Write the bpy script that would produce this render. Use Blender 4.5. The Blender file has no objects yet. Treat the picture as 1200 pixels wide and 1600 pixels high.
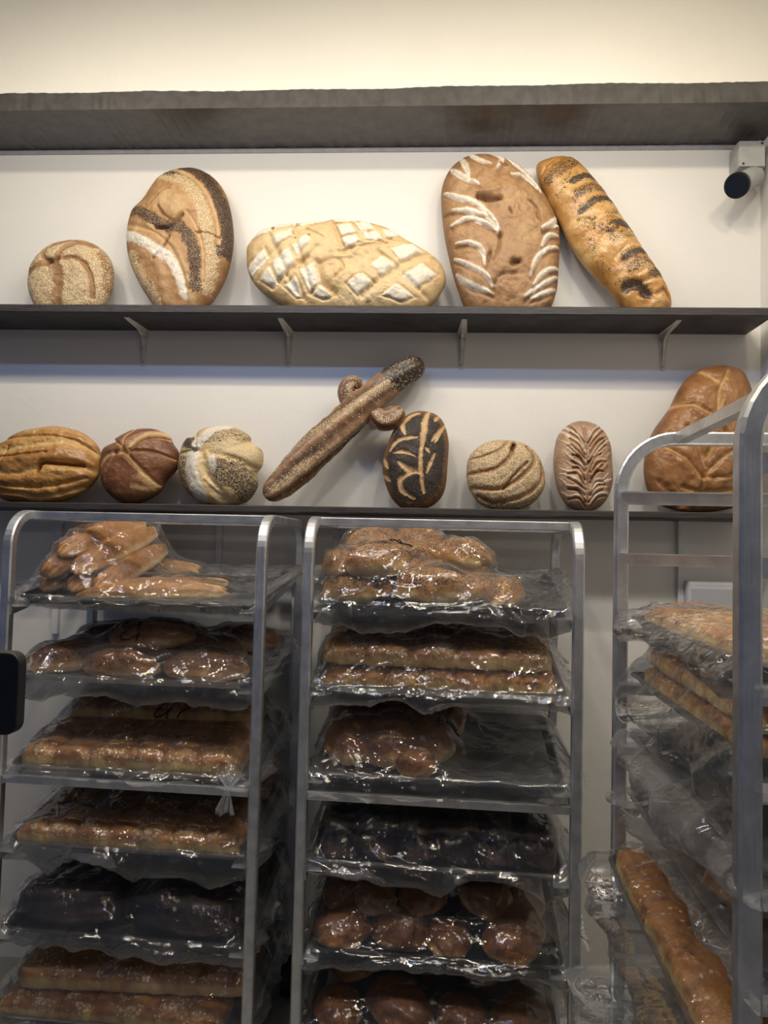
import bpy, bmesh, math, random
import numpy as np
from mathutils import Vector, Matrix

# ------------------------------------------------------------------ camera, world, lamps, exposure
S = bpy.context.scene
C = S.collection
FPX = 1150.0; EYE = 1.43
PITCH, YAW, ROLL = .046, .0589, -.0239
def cam_axes():
    F = np.array([-math.sin(YAW)*math.cos(PITCH), math.cos(YAW)*math.cos(PITCH), math.sin(PITCH)])
    R = np.cross(F, [0, 0, 1]); R /= np.linalg.norm(R); U = np.cross(R, F)
    c, s = math.cos(ROLL), math.sin(ROLL)
    return c*R-s*U, c*U+s*R, F
AR, AU, AF = cam_axes()
cd = bpy.data.cameras.new('camera'); cam = bpy.data.objects.new('camera', cd); C.objects.link(cam)
cd.sensor_fit = 'VERTICAL'; cd.sensor_height = 36; cd.sensor_width = 27; cd.lens = FPX*36/1600
cd.clip_start = .02
cam.matrix_world = Matrix(((AR[0], AU[0], -AF[0], 0), (AR[1], AU[1], -AF[1], 0), (AR[2], AU[2], -AF[2], EYE), (0, 0, 0, 1)))
S.camera = cam
S.view_settings.view_transform = 'Standard'; S.view_settings.look = 'None'
S.view_settings.exposure = 0.0; S.view_settings.gamma = 1; S.view_settings.use_curve_mapping = False
S.cycles.transparent_max_bounces = 40
S.cycles.max_bounces = 10
w = bpy.data.worlds.new('world'); S.world = w; w.use_nodes = True
w.node_tree.nodes['Background'].inputs[0].default_value = (.38, .50, .85, 1)
w.node_tree.nodes['Background'].inputs[1].default_value = .105
def lamp(name, loc, target, sx, sy, power, col, spread=None):
    l = bpy.data.lights.new(name, 'AREA'); l.shape = 'RECTANGLE'; l.size = sx; l.size_y = sy
    l.energy = power; l.color = col
    o = bpy.data.objects.new(name, l); C.objects.link(o); o.location = loc
    o.rotation_euler = (Vector(target)-Vector(loc)).to_track_quat('-Z', 'Y').to_euler()
    return o
WARM = (1.0, .86, .60); COOL = (.30, .50, 1.0)
lamp('warm_tube_lamp', (-.35, 1.595, 2.85), (-.35, 2.5, 1.8), 2.5, .03, 13.8, WARM)
lamp('cool_tube_lamp', (-.35, 1.43, 2.71), (-.35, 2.5, 1.5), 2.3, .03, 6.0, COOL)
for k, (x, y, z, p) in enumerate(((-1.3, 1.0, 3.3, 8), (-.5, .95, 3.3, 9.5), (.35, 1.0, 3.3, 9.5), (1.0, .9, 3.3, 7), (-.9, -.6, 2.6, 1.6), (.1, -.9, 2.7, 1.6), (.9, -.5, 2.6, 1.6))):
    lamp('ceiling_lamp', (x, y, z), (x, y+.6, 0), .14, .14, p, (1, .87, .66))

# ------------------------------------------------------------------ helpers
def ray(px, py):
    d = AR*(px-600)/FPX-AU*(py-800)/FPX+AF
    return d/d[1]
def at(px, py, Y):
    p = ray(px, py)*Y; return Vector((p[0], p[1], p[2]+EYE))
def at_np(px, py, Y):
    d = (px[..., None]-600)/FPX*AR-(py[..., None]-800)/FPX*AU+AF
    d = d/d[..., 1:2]*Y; d[..., 2] += EYE
    return d
def hsh(i, j, s):
    v = np.sin(i*127.1+j*311.7+s*74.7)*43758.5453
    return v-np.floor(v)
def vn(x, y, s=0):
    xi, yi = np.floor(x), np.floor(y); a, b = x-xi, y-yi
    a = a*a*(3-2*a); b = b*b*(3-2*b)
    return ((hsh(xi, yi, s)*(1-a)+hsh(xi+1, yi, s)*a)*(1-b)+(hsh(xi, yi+1, s)*(1-a)+hsh(xi+1, yi+1, s)*a)*b)*2-1
def fbm(x, y, s=0, o=4):
    r = 0*x; a = 1.
    for k in range(o): r = r+a*vn(x*2**k, y*2**k, s+k*7); a *= .5
    return r
def sst(e0, e1, x):
    t = np.clip((x-e0)/(e1-e0), 0, 1); return t*t*(3-2*t)
def link(o, parent=None):
    C.objects.link(o)
    if parent is not None: o.parent = parent
    return o
def mesh_np(name, V, Fq, mat, parent=None, smooth=True, attrs=None):
    V = np.asarray(V, dtype=np.float64).reshape(-1, 3)
    me = bpy.data.meshes.new(name)
    me.from_pydata(V.tolist(), [], Fq if isinstance(Fq, list) else Fq.tolist())
    if smooth: me.polygons.foreach_set('use_smooth', [True]*len(me.polygons))
    for k, arr in (attrs or {}).items():
        a = me.color_attributes.new(k, 'FLOAT_COLOR', 'POINT')
        a.data.foreach_set('color', np.asarray(arr, dtype=np.float32).reshape(-1))
    me.materials.append(mat); me.update()
    return link(bpy.data.objects.new(name, me), parent)
def grid_faces(nx, ny, off=0, flip=False, wrapx=False, wrapy=False):
    # index = i*ny + j, i<nx, j<ny
    I = np.arange(nx if wrapx else nx-1); J = np.arange(ny if wrapy else ny-1)
    I, J = np.meshgrid(I, J, indexing='ij'); I2 = (I+1) % nx; J2 = (J+1) % ny
    f = np.stack([I*ny+J, I2*ny+J, I2*ny+J2, I*ny+J2], -1).reshape(-1, 4)+off
    return f[:, ::-1] if flip else f
def bmo(name, bm, mat, parent=None, smooth=False):
    me = bpy.data.meshes.new(name); bmesh.ops.recalc_face_normals(bm, faces=bm.faces)
    bm.to_mesh(me); bm.free()
    if smooth: me.polygons.foreach_set('use_smooth', [True]*len(me.polygons))
    me.materials.append(mat)
    return link(bpy.data.objects.new(name, me), parent)
def box(bm, x0, x1, y0, y1, z0, z1, bev=0, M=None):
    r = bmesh.ops.create_cube(bm, size=1); vs = r['verts']
    for v in vs: v.co = Vector(((x0+x1)/2+v.co.x*(x1-x0), (y0+y1)/2+v.co.y*(y1-y0), (z0+z1)/2+v.co.z*(z1-z0)))
    if bev:
        es = list({e for v in vs for e in v.link_edges})
        r2 = bmesh.ops.bevel(bm, geom=es, offset=bev, segments=2, affect='EDGES', profile=.5)
        vs = list({v for f in r2['faces'] for v in f.verts}|{v for v in vs if v.is_valid})
    if M is not None:
        for v in vs: v.co = M @ v.co
    return vs
def cyl(bm, p0, p1, r, r2=None, n=24, M=None):
    p0, p1 = Vector(p0), Vector(p1); d = p1-p0
    m = Matrix.Translation((p0+p1)/2) @ d.to_track_quat('Z', 'Y').to_matrix().to_4x4()
    q = bmesh.ops.create_cone(bm, cap_ends=True, segments=n, radius1=r, radius2=r if r2 is None else r2, depth=d.length, matrix=m)
    return q['verts']
def tube_pts(bm, pts, rad, n=8, square=False, cap=True, up=Vector((0, 0, 1))):
    rings = []
    pts = [Vector(p) for p in pts]
    for i, p in enumerate(pts):
        t = (pts[min(i+1, len(pts)-1)]-pts[max(i-1, 0)]).normalized()
        a = t.cross(up)
        if a.length < 1e-4: a = t.cross(Vector((1, 0, 0)))
        a.normalize(); b = a.cross(t)
        r = rad[i] if isinstance(rad, (list, tuple)) else rad
        if square:
            c = .72; offs = [(-1, -c), (-c, -1), (c, -1), (1, -c), (1, c), (c, 1), (-c, 1), (-1, c)]
        else: offs = [(math.cos(k*2*math.pi/n), math.sin(k*2*math.pi/n)) for k in range(n)]
        rings.append([bm.verts.new(p+a*(u*r)+b*(v*r)) for u, v in offs])
    for q in range(len(rings)-1):
        A, B = rings[q], rings[q+1]; m = len(A)
        for k in range(m): bm.faces.new((A[k], A[(k+1) % m], B[(k+1) % m], B[k]))
    if cap: bm.faces.new(rings[0][::-1]); bm.faces.new(rings[-1])
def tag(o, label=None, cat=None, group=None, kind=None):
    if label: o['label'] = label
    if cat: o['category'] = cat
    if group: o['group'] = group
    if kind: o['kind'] = kind
    return o
def empty(name, M):
    o = bpy.data.objects.new(name, None); o.empty_display_size = .05; C.objects.link(o)
    o.matrix_world = M if isinstance(M, Matrix) else Matrix.Translation(M)
    return o
def smooth_closed(P, n):
    P = np.array(P, float); m = len(P); out = []
    per = n//m+1
    for i in range(m):
        a, b, c, d = P[i-1], P[i], P[(i+1) % m], P[(i+2) % m]
        for t in np.arange(per)/per:
            out.append(.5*((2*b)+(-a+c)*t+(2*a-5*b+4*c-d)*t*t+(-a+3*b-3*c+d)*t**3))
    return np.array(out)

# ------------------------------------------------------------------ materials
def nmat(name):
    m = bpy.data.materials.new(name); m.use_nodes = True; nt = m.node_tree
    return m, nt, nt.nodes['Principled BSDF'], nt.nodes['Material Output']
def N(nt, typ, **k):
    n = nt.nodes.new(typ)
    for a, b in k.items():
        if a.startswith('i_'): n.inputs[int(a[2:]) if a[2:].isdigit() else a[2:].replace('_', ' ')].default_value = b
        else: setattr(n, a, b)
    return n
def tcoord(nt, scale=(1, 1, 1), kind='Object'):
    t = N(nt, 'ShaderNodeTexCoord'); mp = N(nt, 'ShaderNodeMapping'); mp.inputs['Scale'].default_value = scale
    nt.links.new(t.outputs[kind], mp.inputs[0]); return mp.outputs[0]
def ramp(nt, src, stops):
    r = N(nt, 'ShaderNodeValToRGB'); e = r.color_ramp.elements
    while len(e) < len(stops): e.new(.5)
    for q, (p, c) in zip(e, stops):
        q.position = p; q.color = c if len(c) == 4 else (*c, 1)
    nt.links.new(src, r.inputs[0]); return r.outputs[0]
def mixc(nt, f, a, b, bt='MIX'):
    m = N(nt, 'ShaderNodeMix', data_type='RGBA', blend_type=bt)
    for s, v in ((0, f), (6, a), (7, b)):
        if hasattr(v, 'is_linked'): nt.links.new(v, m.inputs[s])
        elif s == 0: m.inputs[0].default_value = v
        else: m.inputs[s].default_value = (*v, 1)
    return m.outputs[2]
def mth(nt, op, a, b=0., c=None):
    m = N(nt, 'ShaderNodeMath', operation=op)
    for i, v in enumerate((a, b) if c is None else (a, b, c)):
        if hasattr(v, 'is_linked'): nt.links.new(v, m.inputs[i])
        else: m.inputs[i].default_value = v
    return m.outputs[0]
def bump(nt, h, strength, dist, normal=None):
    b = N(nt, 'ShaderNodeBump'); b.inputs['Strength'].default_value = strength; b.inputs['Distance'].default_value = dist
    nt.links.new(h, b.inputs['Height'])
    if normal is not None: nt.links.new(normal, b.inputs['Normal'])
    return b.outputs[0]
def noise(nt, co, scale, detail=4, rough=.5, dist=0):
    n = N(nt, 'ShaderNodeTexNoise'); n.inputs['Scale'].default_value = scale; n.inputs['Detail'].default_value = detail
    n.inputs['Roughness'].default_value = rough; n.inputs['Distortion'].default_value = dist
    nt.links.new(co, n.inputs['Vector']); return n.outputs[0]
def simple(name, col, rough=.5, metal=0, nscale=30, var=.12, bstr=.1, bdist=.001, stretch=(1, 1, 1), coat=0):
    m, nt, b, o = nmat(name); co = tcoord(nt, stretch)
    n = noise(nt, co, nscale, 5)
    c2 = tuple(max(0, x*(1-var)) for x in col); c1 = tuple(min(1, x*(1+var)) for x in col)
    nt.links.new(ramp(nt, n, [(.3, c2), (.7, c1)]), b.inputs['Base Color'])
    b.inputs['Roughness'].default_value = rough; b.inputs['Metallic'].default_value = metal
    b.inputs['Coat Weight'].default_value = coat
    nt.links.new(bump(nt, n, bstr, bdist), b.inputs['Normal'])
    return m
def wall_mat(name, col, b1=.25):
    m, nt, b, o = nmat(name); co = tcoord(nt)
    n = noise(nt, co, 3.0, 6, .6); n2 = noise(nt, co, 60, 3); n3 = noise(nt, co, 9, 3, .5, 1.5)
    base = ramp(nt, n, [(.25, tuple(c*.955 for c in col)), (.75, col)])
    nt.links.new(base, b.inputs['Base Color']); b.inputs['Roughness'].default_value = .55
    h = mth(nt, 'ADD', mth(nt, 'MULTIPLY', n, 1.0), mth(nt, 'ADD', mth(nt, 'MULTIPLY', n2, .06), mth(nt, 'MULTIPLY', n3, .25)))
    nt.links.new(bump(nt, h, b1, .012), b.inputs['Normal'])
    return m
M_wall = wall_mat('white_wall_paint', (.80, .785, .75))
M_ceil = wall_mat('cream_bulkhead_paint', (.80, .78, .72), .4)
M_blackpaint = simple('black_bulkhead_paint', (.075, .070, .068), .34, 0, 26, .25, .25, .0022)
def wood_black():
    m, nt, b, o = nmat('black_stained_wood'); co = tcoord(nt, (2, 40, 40))
    n = noise(nt, co, 6, 6, .65); g = noise(nt, tcoord(nt, (1, 1, 1)), 8, 3)
    nt.links.new(ramp(nt, n, [(.3, (.018, .015, .016)), (.6, (.05, .044, .045)), (.85, (.13, .12, .12))]), b.inputs['Base Color'])
    nt.links.new(ramp(nt, g, [(.3, (.35,)*3), (.7, (.6,)*3)]), b.inputs['Roughness'])
    nt.links.new(bump(nt, n, .35, .002), b.inputs['Normal']); return m
M_wood = wood_black()
def alu(name, col, rough, stretch):
    m, nt, b, o = nmat(name); co = tcoord(nt, stretch)
    n = noise(nt, co, 14, 5, .6); g = noise(nt, tcoord(nt), 22, 4, .6)
    nt.links.new(ramp(nt, g, [(.3, tuple(c*.72 for c in col)), (.65, col)]), b.inputs['Base Color'])
    b.inputs['Metallic'].default_value = 1
    nt.links.new(ramp(nt, n, [(.25, (rough-.08,)*3), (.75, (rough+.1,)*3)]), b.inputs['Roughness'])
    nt.links.new(bump(nt, n, .12, .0006), b.inputs['Normal']); return m
M_alu = alu('brushed_aluminium', (.78, .80, .83), .44, (30, 30, 1.5))
M_alux = alu('brushed_aluminium_crossbar', (.80, .80, .80), .42, (1.5, 30, 30))
M_pan = alu('worn_sheet_pan_metal', (.46, .46, .47), .36, (3, 3, 3))
M_pandark = alu('baked_black_pan_metal', (.10, .10, .105), .45, (3, 3, 3))
M_bracket = simple('white_enamel', (.62, .61, .58), .4, 0, 40, .15)
M_greybox = simple('grey_plastic', (.36, .37, .36), .45, 0, 30, .08)
M_whiteplastic = simple('white_plastic', (.72, .73, .75), .4, 0, 30, .04)
M_lens = simple('dark_lens_glass', (.012, .014, .022), .12, 0, 30, .1, .02, .0002, coat=.5)
M_blackplastic = simple('black_plastic', (.008, .009, .014), .42, 0, 30, .1)
M_rubber = simple('black_rubber', (.012, .012, .012), .6, 0, 60, .2)
M_floor = simple('grey_floor_tile', (.28, .27, .25), .5, 0, 6, .25)
M_ink = simple('black_marker_ink', (.006, .006, .006), .5, 0, 30, .1)
M_hole = simple('dark_baked_filling', (.020, .012, .008), .8, 0, 220, .6, 1., .004)
M_paper = simple('torn_paper', (.70, .69, .66), .7, 0, 30, .05)

def bread_mat(name, dark, mid, pale, rough=.55, seed_scale=260., coat=.0, fine=1., sesame=(.80, .66, .42), under=None):
    """crust colour from attribute 'ton' (0 dark .. 1 pale dough); toppings from attribute 'msk' (flour, sesame, poppy)"""
    m, nt, b, o = nmat(name); L = nt.links
    co = tcoord(nt)
    at_ = N(nt, 'ShaderNodeAttribute', attribute_name='ton'); am = N(nt, 'ShaderNodeAttribute', attribute_name='msk')
    st = N(nt, 'ShaderNodeSeparateColor'); L.new(at_.outputs['Color'], st.inputs[0])
    sm = N(nt, 'ShaderNodeSeparateColor'); L.new(am.outputs['Color'], sm.inputs[0])
    n1 = noise(nt, co, 28, 6, .62, .3); n2 = noise(nt, co, 160, 4, .6); n3 = noise(nt, co, 9, 3)
    t = mth(nt, 'ADD', st.outputs[0], mth(nt, 'MULTIPLY', mth(nt, 'SUBTRACT', n1, .5), .55))
    t = mth(nt, 'ADD', t, mth(nt, 'MULTIPLY', mth(nt, 'SUBTRACT', n2, .5), .28))
    t = mth(nt, 'ADD', t, mth(nt, 'MULTIPLY', mth(nt, 'SUBTRACT', n3, .5), .6))
    col = ramp(nt, t, [(0.05, dark), (.5, mid), (.95, pale)])
    # seeds
    def seeds(scale, rad, chan, thresh, c, colr):
        v = N(nt, 'ShaderNodeTexVoronoi'); v.inputs['Scale'].default_value = scale; v.inputs['Randomness'].default_value = 1
        L.new(co, v.inputs['Vector'])
        s = ramp(nt, v.outputs['Distance'], [(rad*.75, (1, 1, 1)), (rad, (0, 0, 0))])
        sc = N(nt, 'ShaderNodeSeparateColor'); L.new(v.outputs['Color'], sc.inputs[0])
        on = mth(nt, 'LESS_THAN', sc.outputs[0], mth(nt, 'MULTIPLY', chan, thresh))
        f = mth(nt, 'MULTIPLY', s, on)
        cc = mixc(nt, mth(nt, 'MULTIPLY', sc.outputs[1], .5), colr, tuple(x*.62 for x in colr))
        return f, mixc(nt, f, c, cc)
    col = mixc(nt, mth(nt, 'MULTIPLY', sm.outputs[1], .20), col, tuple(c*.8 for c in sesame))
    col = mixc(nt, mth(nt, 'MULTIPLY', mth(nt, 'POWER', sm.outputs[2], 4.), .85), col, (.03, .025, .025))
    f1, col = seeds(seed_scale, .56, sm.outputs[1], 1.1, col, sesame)
    f2, col = seeds(seed_scale*1.25, .62, sm.outputs[2], 1.1, col, (.016, .016, .020))
    # flour
    fl = mth(nt, 'MULTIPLY', sm.outputs[0], ramp(nt, mth(nt, 'ADD', mth(nt, 'MULTIPLY', n2, .7), mth(nt, 'MULTIPLY', n1, .3)), [(.36, (.35,)*3), (.56, (1, 1, 1))]))
    col = mixc(nt, fl, col, (.74, .715, .64))
    L.new(col, b.inputs['Base Color'])
    b.inputs['Coat Weight'].default_value = coat; b.inputs['Coat Roughness'].default_value = .25
    b.inputs['Subsurface Weight'].default_value = 0
    L.new(ramp(nt, n1, [(.3, (rough-.1,)*3), (.7, (rough+.12,)*3)]), b.inputs['Roughness'])
    h = mth(nt, 'ADD', mth(nt, 'MULTIPLY', n2, .35*fine), mth(nt, 'MULTIPLY', n1, .8*fine))
    h = mth(nt, 'ADD', h, mth(nt, 'MULTIPLY', mth(nt, 'ADD', f1, f2), .5))
    L.new(bump(nt, h, .55, .004), b.inputs['Normal'])
    return m
B_tan = bread_mat('tan_crust', (.20, .095, .035), (.40, .225, .095), (.60, .42, .22))
B_tan2 = bread_mat('brown_leaf_loaf_crust', (.17, .085, .035), (.36, .205, .095), (.56, .39, .22), fine=1.3)
B_pale = bread_mat('pale_floured_crust', (.34, .21, .09), (.60, .43, .22), (.76, .61, .36), fine=1.2)
B_gold = bread_mat('golden_glazed_crust', (.22, .085, .02), (.50, .26, .075), (.72, .52, .24), .38, coat=.25)
B_brown = bread_mat('reddish_brown_crust', (.13, .05, .022), (.24, .10, .045), (.62, .42, .20), .45, coat=.1)
B_dark = bread_mat('dark_rye_crust', (.035, .018, .012), (.13, .065, .038), (.30, .17, .09), .42, coat=.15)
B_big = bread_mat('medium_brown_crust', (.15, .06, .02), (.33, .155, .055), (.55, .34, .14), .42, coat=.15)
B_roll = bread_mat('golden_roll_crust', (.30, .11, .022), (.66, .36, .10), (.86, .69, .38), .45, seed_scale=240, coat=.08, fine=1.7)
B_bun = bread_mat('brown_bun_crust', (.15, .045, .012), (.43, .19, .055), (.80, .55, .26), .55, coat=.05, fine=1.7)
B_slab = bread_mat('brioche_slab_crust', (.22, .075, .018), (.50, .23, .06), (.82, .62, .26), .48, seed_scale=120, coat=.05, sesame=(.80, .62, .38), fine=1.7)
B_pump = bread_mat('black_bread_crust', (.018, .008, .006), (.055, .022, .016), (.12, .06, .045), .40, coat=.2)
B_crumb = bread_mat('seeded_round_crust', (.16, .075, .03), (.34, .19, .085), (.52, .36, .20))

def film_mat(name, haze, tint=(.97, .975, .98)):
    m, nt, b, o = nmat(name); L = nt.links; nt.nodes.remove(b)
    co = tcoord(nt)
    n = noise(nt, co, 26, 3, .5, .8); n2 = noise(nt, co, 8, 2)
    rid = mth(nt, 'SUBTRACT', 1., mth(nt, 'ABSOLUTE', mth(nt, 'MULTIPLY', mth(nt, 'SUBTRACT', n, .5), 5.)))
    nrm = bump(nt, rid, .16, .0028)
    tr = N(nt, 'ShaderNodeBsdfTransparent'); tr.inputs[0].default_value = (*tint, 1)
    gl = N(nt, 'ShaderNodeBsdfGlossy'); gl.inputs[0].default_value = (1, 1, 1, 1); gl.inputs['Roughness'].default_value = .05
    L.new(nrm, gl.inputs['Normal'])
    di = N(nt, 'ShaderNodeBsdfDiffuse'); di.inputs[0].default_value = (.85, .87, .9, 1); L.new(nrm, di.inputs['Normal'])
    tl = N(nt, 'ShaderNodeBsdfTranslucent'); tl.inputs[0].default_value = (.85, .87, .9, 1)
    mx = N(nt, 'ShaderNodeMixShader'); mx.inputs[0].default_value = .4; L.new(di.outputs[0], mx.inputs[1]); L.new(tl.outputs[0], mx.inputs[2])
    m1 = N(nt, 'ShaderNodeMixShader')
    lw = N(nt, 'ShaderNodeLayerWeight'); lw.inputs[0].default_value = .5
    hz = mth(nt, 'MULTIPLY', mth(nt, 'ADD', .5, mth(nt, 'MULTIPLY', lw.outputs['Facing'], 1.6)), haze)
    hz = mth(nt, 'MULTIPLY', hz, mth(nt, 'ADD', .35, mth(nt, 'MULTIPLY', n2, 1.3)))
    L.new(hz, m1.inputs[0]); L.new(tr.outputs[0], m1.inputs[1]); L.new(mx.outputs[0], m1.inputs[2])
    fr = N(nt, 'ShaderNodeFresnel'); fr.inputs[0].default_value = 1.5; L.new(nrm, fr.inputs['Normal'])
    fac = mth(nt, 'MINIMUM', mth(nt, 'ADD', mth(nt, 'MULTIPLY', fr.outputs[0], 1.0), .02), .7)
    m2 = N(nt, 'ShaderNodeMixShader'); L.new(fac, m2.inputs[0]); L.new(m1.outputs[0], m2.inputs[1]); L.new(gl.outputs[0], m2.inputs[2])
    L.new(m2.outputs[0], o.inputs['Surface'])
    return m
M_film = film_mat('clear_plastic_film', .075)
M_film3 = film_mat('thin_clear_film', .035)
M_film2 = film_mat('cloudy_plastic_film', .17)

# ------------------------------------------------------------------ the room
WY = 2.5; XR = 1.10; XL = -2.2
def struct(name, bm, mat, kind='structure'):
    o = bmo(name, bm, mat); o['kind'] = kind; return o
bm = bmesh.new(); box(bm, XL-.1, XR+.2, WY, WY+.12, -.05, 3.35); struct('wall_back', bm, M_wall)
bm = bmesh.new(); box(bm, XR, XR+.12, -.3, WY, -.05, 3.35); struct('wall_right', bm, M_wall)
bm = bmesh.new(); box(bm, XL-.3, XR+1.5, -2.5, WY, -.12, 0); struct('floor', bm, M_floor)
bm = bmesh.new(); box(bm, XL-.1, XR, .2, WY, 3.35, 3.45); struct('ceiling', bm, M_ceil)
# bulkhead over the shelves: cream body, painted black along its lower edge and underside
def wavy_strip(x0, x1, n=160):
    xs = np.linspace(x0, x1, n); return xs
bm = bmesh.new(); box(bm, XL-.1, XR, 2.275, WY, 2.84, 3.35); struct('wall_bulkhead', bm, M_ceil)
xs = np.linspace(XL-.1, XR-.001, 260)
V = []; Fq = []
for i, x in enumerate(xs):
    e = .0020*math.sin(x*4)+.0016*math.sin(x*13+1)+random.Random(i).uniform(-.0012, .0012)
    tilt = .004*(x)
    e2 = random.Random(i+900).uniform(-.0008, .0008)
    V += [(x, 2.271, 2.886+tilt+e), (x, 2.268+e2, 2.823), (x, 2.4985, 2.817+e2*2), (x, 2.4985, 2.8405), (x, 2.2745, 2.8405), (x, 2.2745, 2.886+tilt+e)]
Fq = grid_faces(len(xs), 6, wrapy=True)
o = mesh_np('trim_1', V, Fq, M_blackpaint, smooth=False); o['kind'] = 'structure'
# thin grey strip where the wall meets the black underside
bm = bmesh.new(); box(bm, XL, XR-.002, 2.4955, WY, 2.800, 2.816, .001); struct('trim_2', bm, simple('grey_trim_paint', (.34, .32, .33), .5))
# plastic conduits under the lower shelf
def conduit(px, y0, y1, w, name):
    a = at(px, y0, WY); b = at(px-4, y1, WY)
    bm = bmesh.new(); box(bm, a.x-w/2, a.x+w/2, WY-.018, WY, b.z, a.z, .002)
    return bmo(name, bm, M_whiteplastic)
tag(conduit(96, 812, 990, .022, 'cable_trunking'), 'vertical white cable trunking on the wall behind the left bread rack', 'trunking')
tag(conduit(345, 812, 900, .020, 'cable_trunking'), 'white cable trunking behind the top bag of the left rack, near its right side', 'trunking')
tag(conduit(1062, 812, 960, .020, 'cable_trunking'), 'vertical white cable trunking left of the perforated white unit', 'trunking')
a = at(470, 1010, WY); bm = bmesh.new(); box(bm, a.x-.028, a.x+.022, WY-.05, WY, .05, 1.30, .004)
tag(bmo('pipe_casing', bm, M_wall), 'tall boxed pipe casing on the wall between the left and middle racks', 'pipe casing')
bm = bmesh.new()
P = [(455, 1003), (470, 1006), (468, 1016), (461, 1014), (458, 1024), (462, 1038), (453, 1042), (455, 1022)]
v = [bm.verts.new(at(x, y, WY-.056)) for x, y in P]; f = bm.faces.new(v)
r = bmesh.ops.extrude_face_region(bm, geom=[f])
for q in r['geom']:
    if isinstance(q, bmesh.types.BMVert): q.co.y += .003
tag(bmo('torn_label', bm, M_paper), 'torn scrap of white paper stuck to the pipe casing between racks', 'paper')

# ------------------------------------------------------------------ shelves and their brackets
def shelf(name, x0, x1, y0, zt, th, dz, label):
    xs = np.linspace(x0, x1, 120); V = []
    for i, x in enumerate(xs):
        z = zt+dz*(x-x0)/(x1-x0); r = random.Random(int(i*7+zt*100)); e = r.uniform(-.0006, .0006)
        V += [(x, y0+.003+e, z), (x, y0+e, z-.003), (x, y0+e, z-th+.003), (x, y0+.003, z-th+e), (x, WY-.001, z-th), (x, WY-.001, z)]
    n = len(xs); F = grid_faces(n, 6, wrapy=True).tolist()+[[0, 1, 2, 3, 4, 5], [(n-1)*6+k for k in (5, 4, 3, 2, 1, 0)]]
    return tag(mesh_np(name, V, F, M_wood, smooth=False), label, 'shelf')
shelf('wall_shelf', -1.9, 1.052, 2.3, 2.192, .027, 0, 'upper black wooden wall shelf carrying five large display loaves')
shelf('wall_shelf', -1.9, 1.015, 2.3, 1.541, .021, .016, 'lower black wooden wall shelf carrying eight display loaves above the racks')
# brackets
def bracket_mesh():
    p = []
    bm = bmesh.new()
    # arm under the shelf, tapering to the tip, wall leg tapering downwards, and the stamped rib between
    def taper(a, b, wa, wb, t, axis):
        vs = []
        for (q, ww) in ((a, wa), (b, wb)):
            for s in (-1, 1):
                for k in (0, 1):
                    d = Vector((s*ww/2, 0, 0)); d += Vector((0, 0, -t*k)) if axis == 'z' else Vector((0, -t*k, 0))
                    vs.append(bm.verts.new(Vector(q)+d))
        for f in ((0, 1, 3, 2), (4, 6, 7, 5), (0, 2, 6, 4), (1, 5, 7, 3), (0, 4, 5, 1), (2, 3, 7, 6)): bm.faces.new([vs[i] for i in f])
    taper((0, 0, 0), (0, -.16, 0), .034, .016, .003, 'z')
    taper((0, 0, 0), (0, 0, -.125), .034, .012, .003, 'y')
    prof = [(-.003, -.003), (-.135, -.003), (-.06, -.010), (-.022, -.022), (-.012, -.05), (-.003, -.115)]
    A = [bm.verts.new((-.004, y, z)) for y, z in prof]; B = [bm.verts.new((.004, y, z)) for y, z in prof]
    bm.faces.new(A); bm.faces.new(B[::-1])
    for k in range(len(prof)): bm.faces.new((A[k], B[k], B[(k+1) % 6], A[(k+1) % 6]))
    bmesh.ops.recalc_face_normals(bm, faces=bm.faces)
    me = bpy.data.meshes.new('shelf_bracket'); bm.to_mesh(me); bm.free(); me.materials.append(M_bracket); return me
def screw_mesh():
    bm = bmesh.new(); cyl(bm, (0, 0, 0), (0, -.002, 0), .0035, .0028, 10)
    me = bpy.data.meshes.new('screw'); bm.to_mesh(me); bm.free(); me.materials.append(M_greybox); return me
bme, sme = bracket_mesh(), screw_mesh()
for px, lab in ((226, 'white metal bracket holding the upper shelf, leftmost of the four'), (452, 'white metal bracket holding the upper shelf, below the floured diamond-cut loaf'),
                (722, 'white metal bracket holding the upper shelf, above the black poppy-seeded oval loaf'), (1036, 'white metal bracket holding the upper shelf, rightmost of the four')):
    p = at(px, 520, WY)
    o = link(bpy.data.objects.new('shelf_bracket', bme)); o.location = (p.x, WY-.0005, 2.1645)
    tag(o, lab, 'bracket', 'brackets under the upper shelf')
    for dx, z in ((-.009, -.018), (.009, -.022), (0, -.11)):
        s = link(bpy.data.objects.new('screw', sme), o); s.location = (dx, -.003, z)
# small spike bracket propping the long baguette
bm = bmesh.new(); a = at(585, 660, WY); box(bm, a.x-.010, a.x+.010, WY-.075, WY, a.z-.008, a.z+.008, .002)
box(bm, a.x-.010, a.x+.010, WY-.080, WY-.075, a.z-.038, a.z+.010, .002)
tag(bmo('wall_hook', bm, M_bracket), 'small white wall hook propping the crossed seeded baguette', 'hook')

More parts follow.
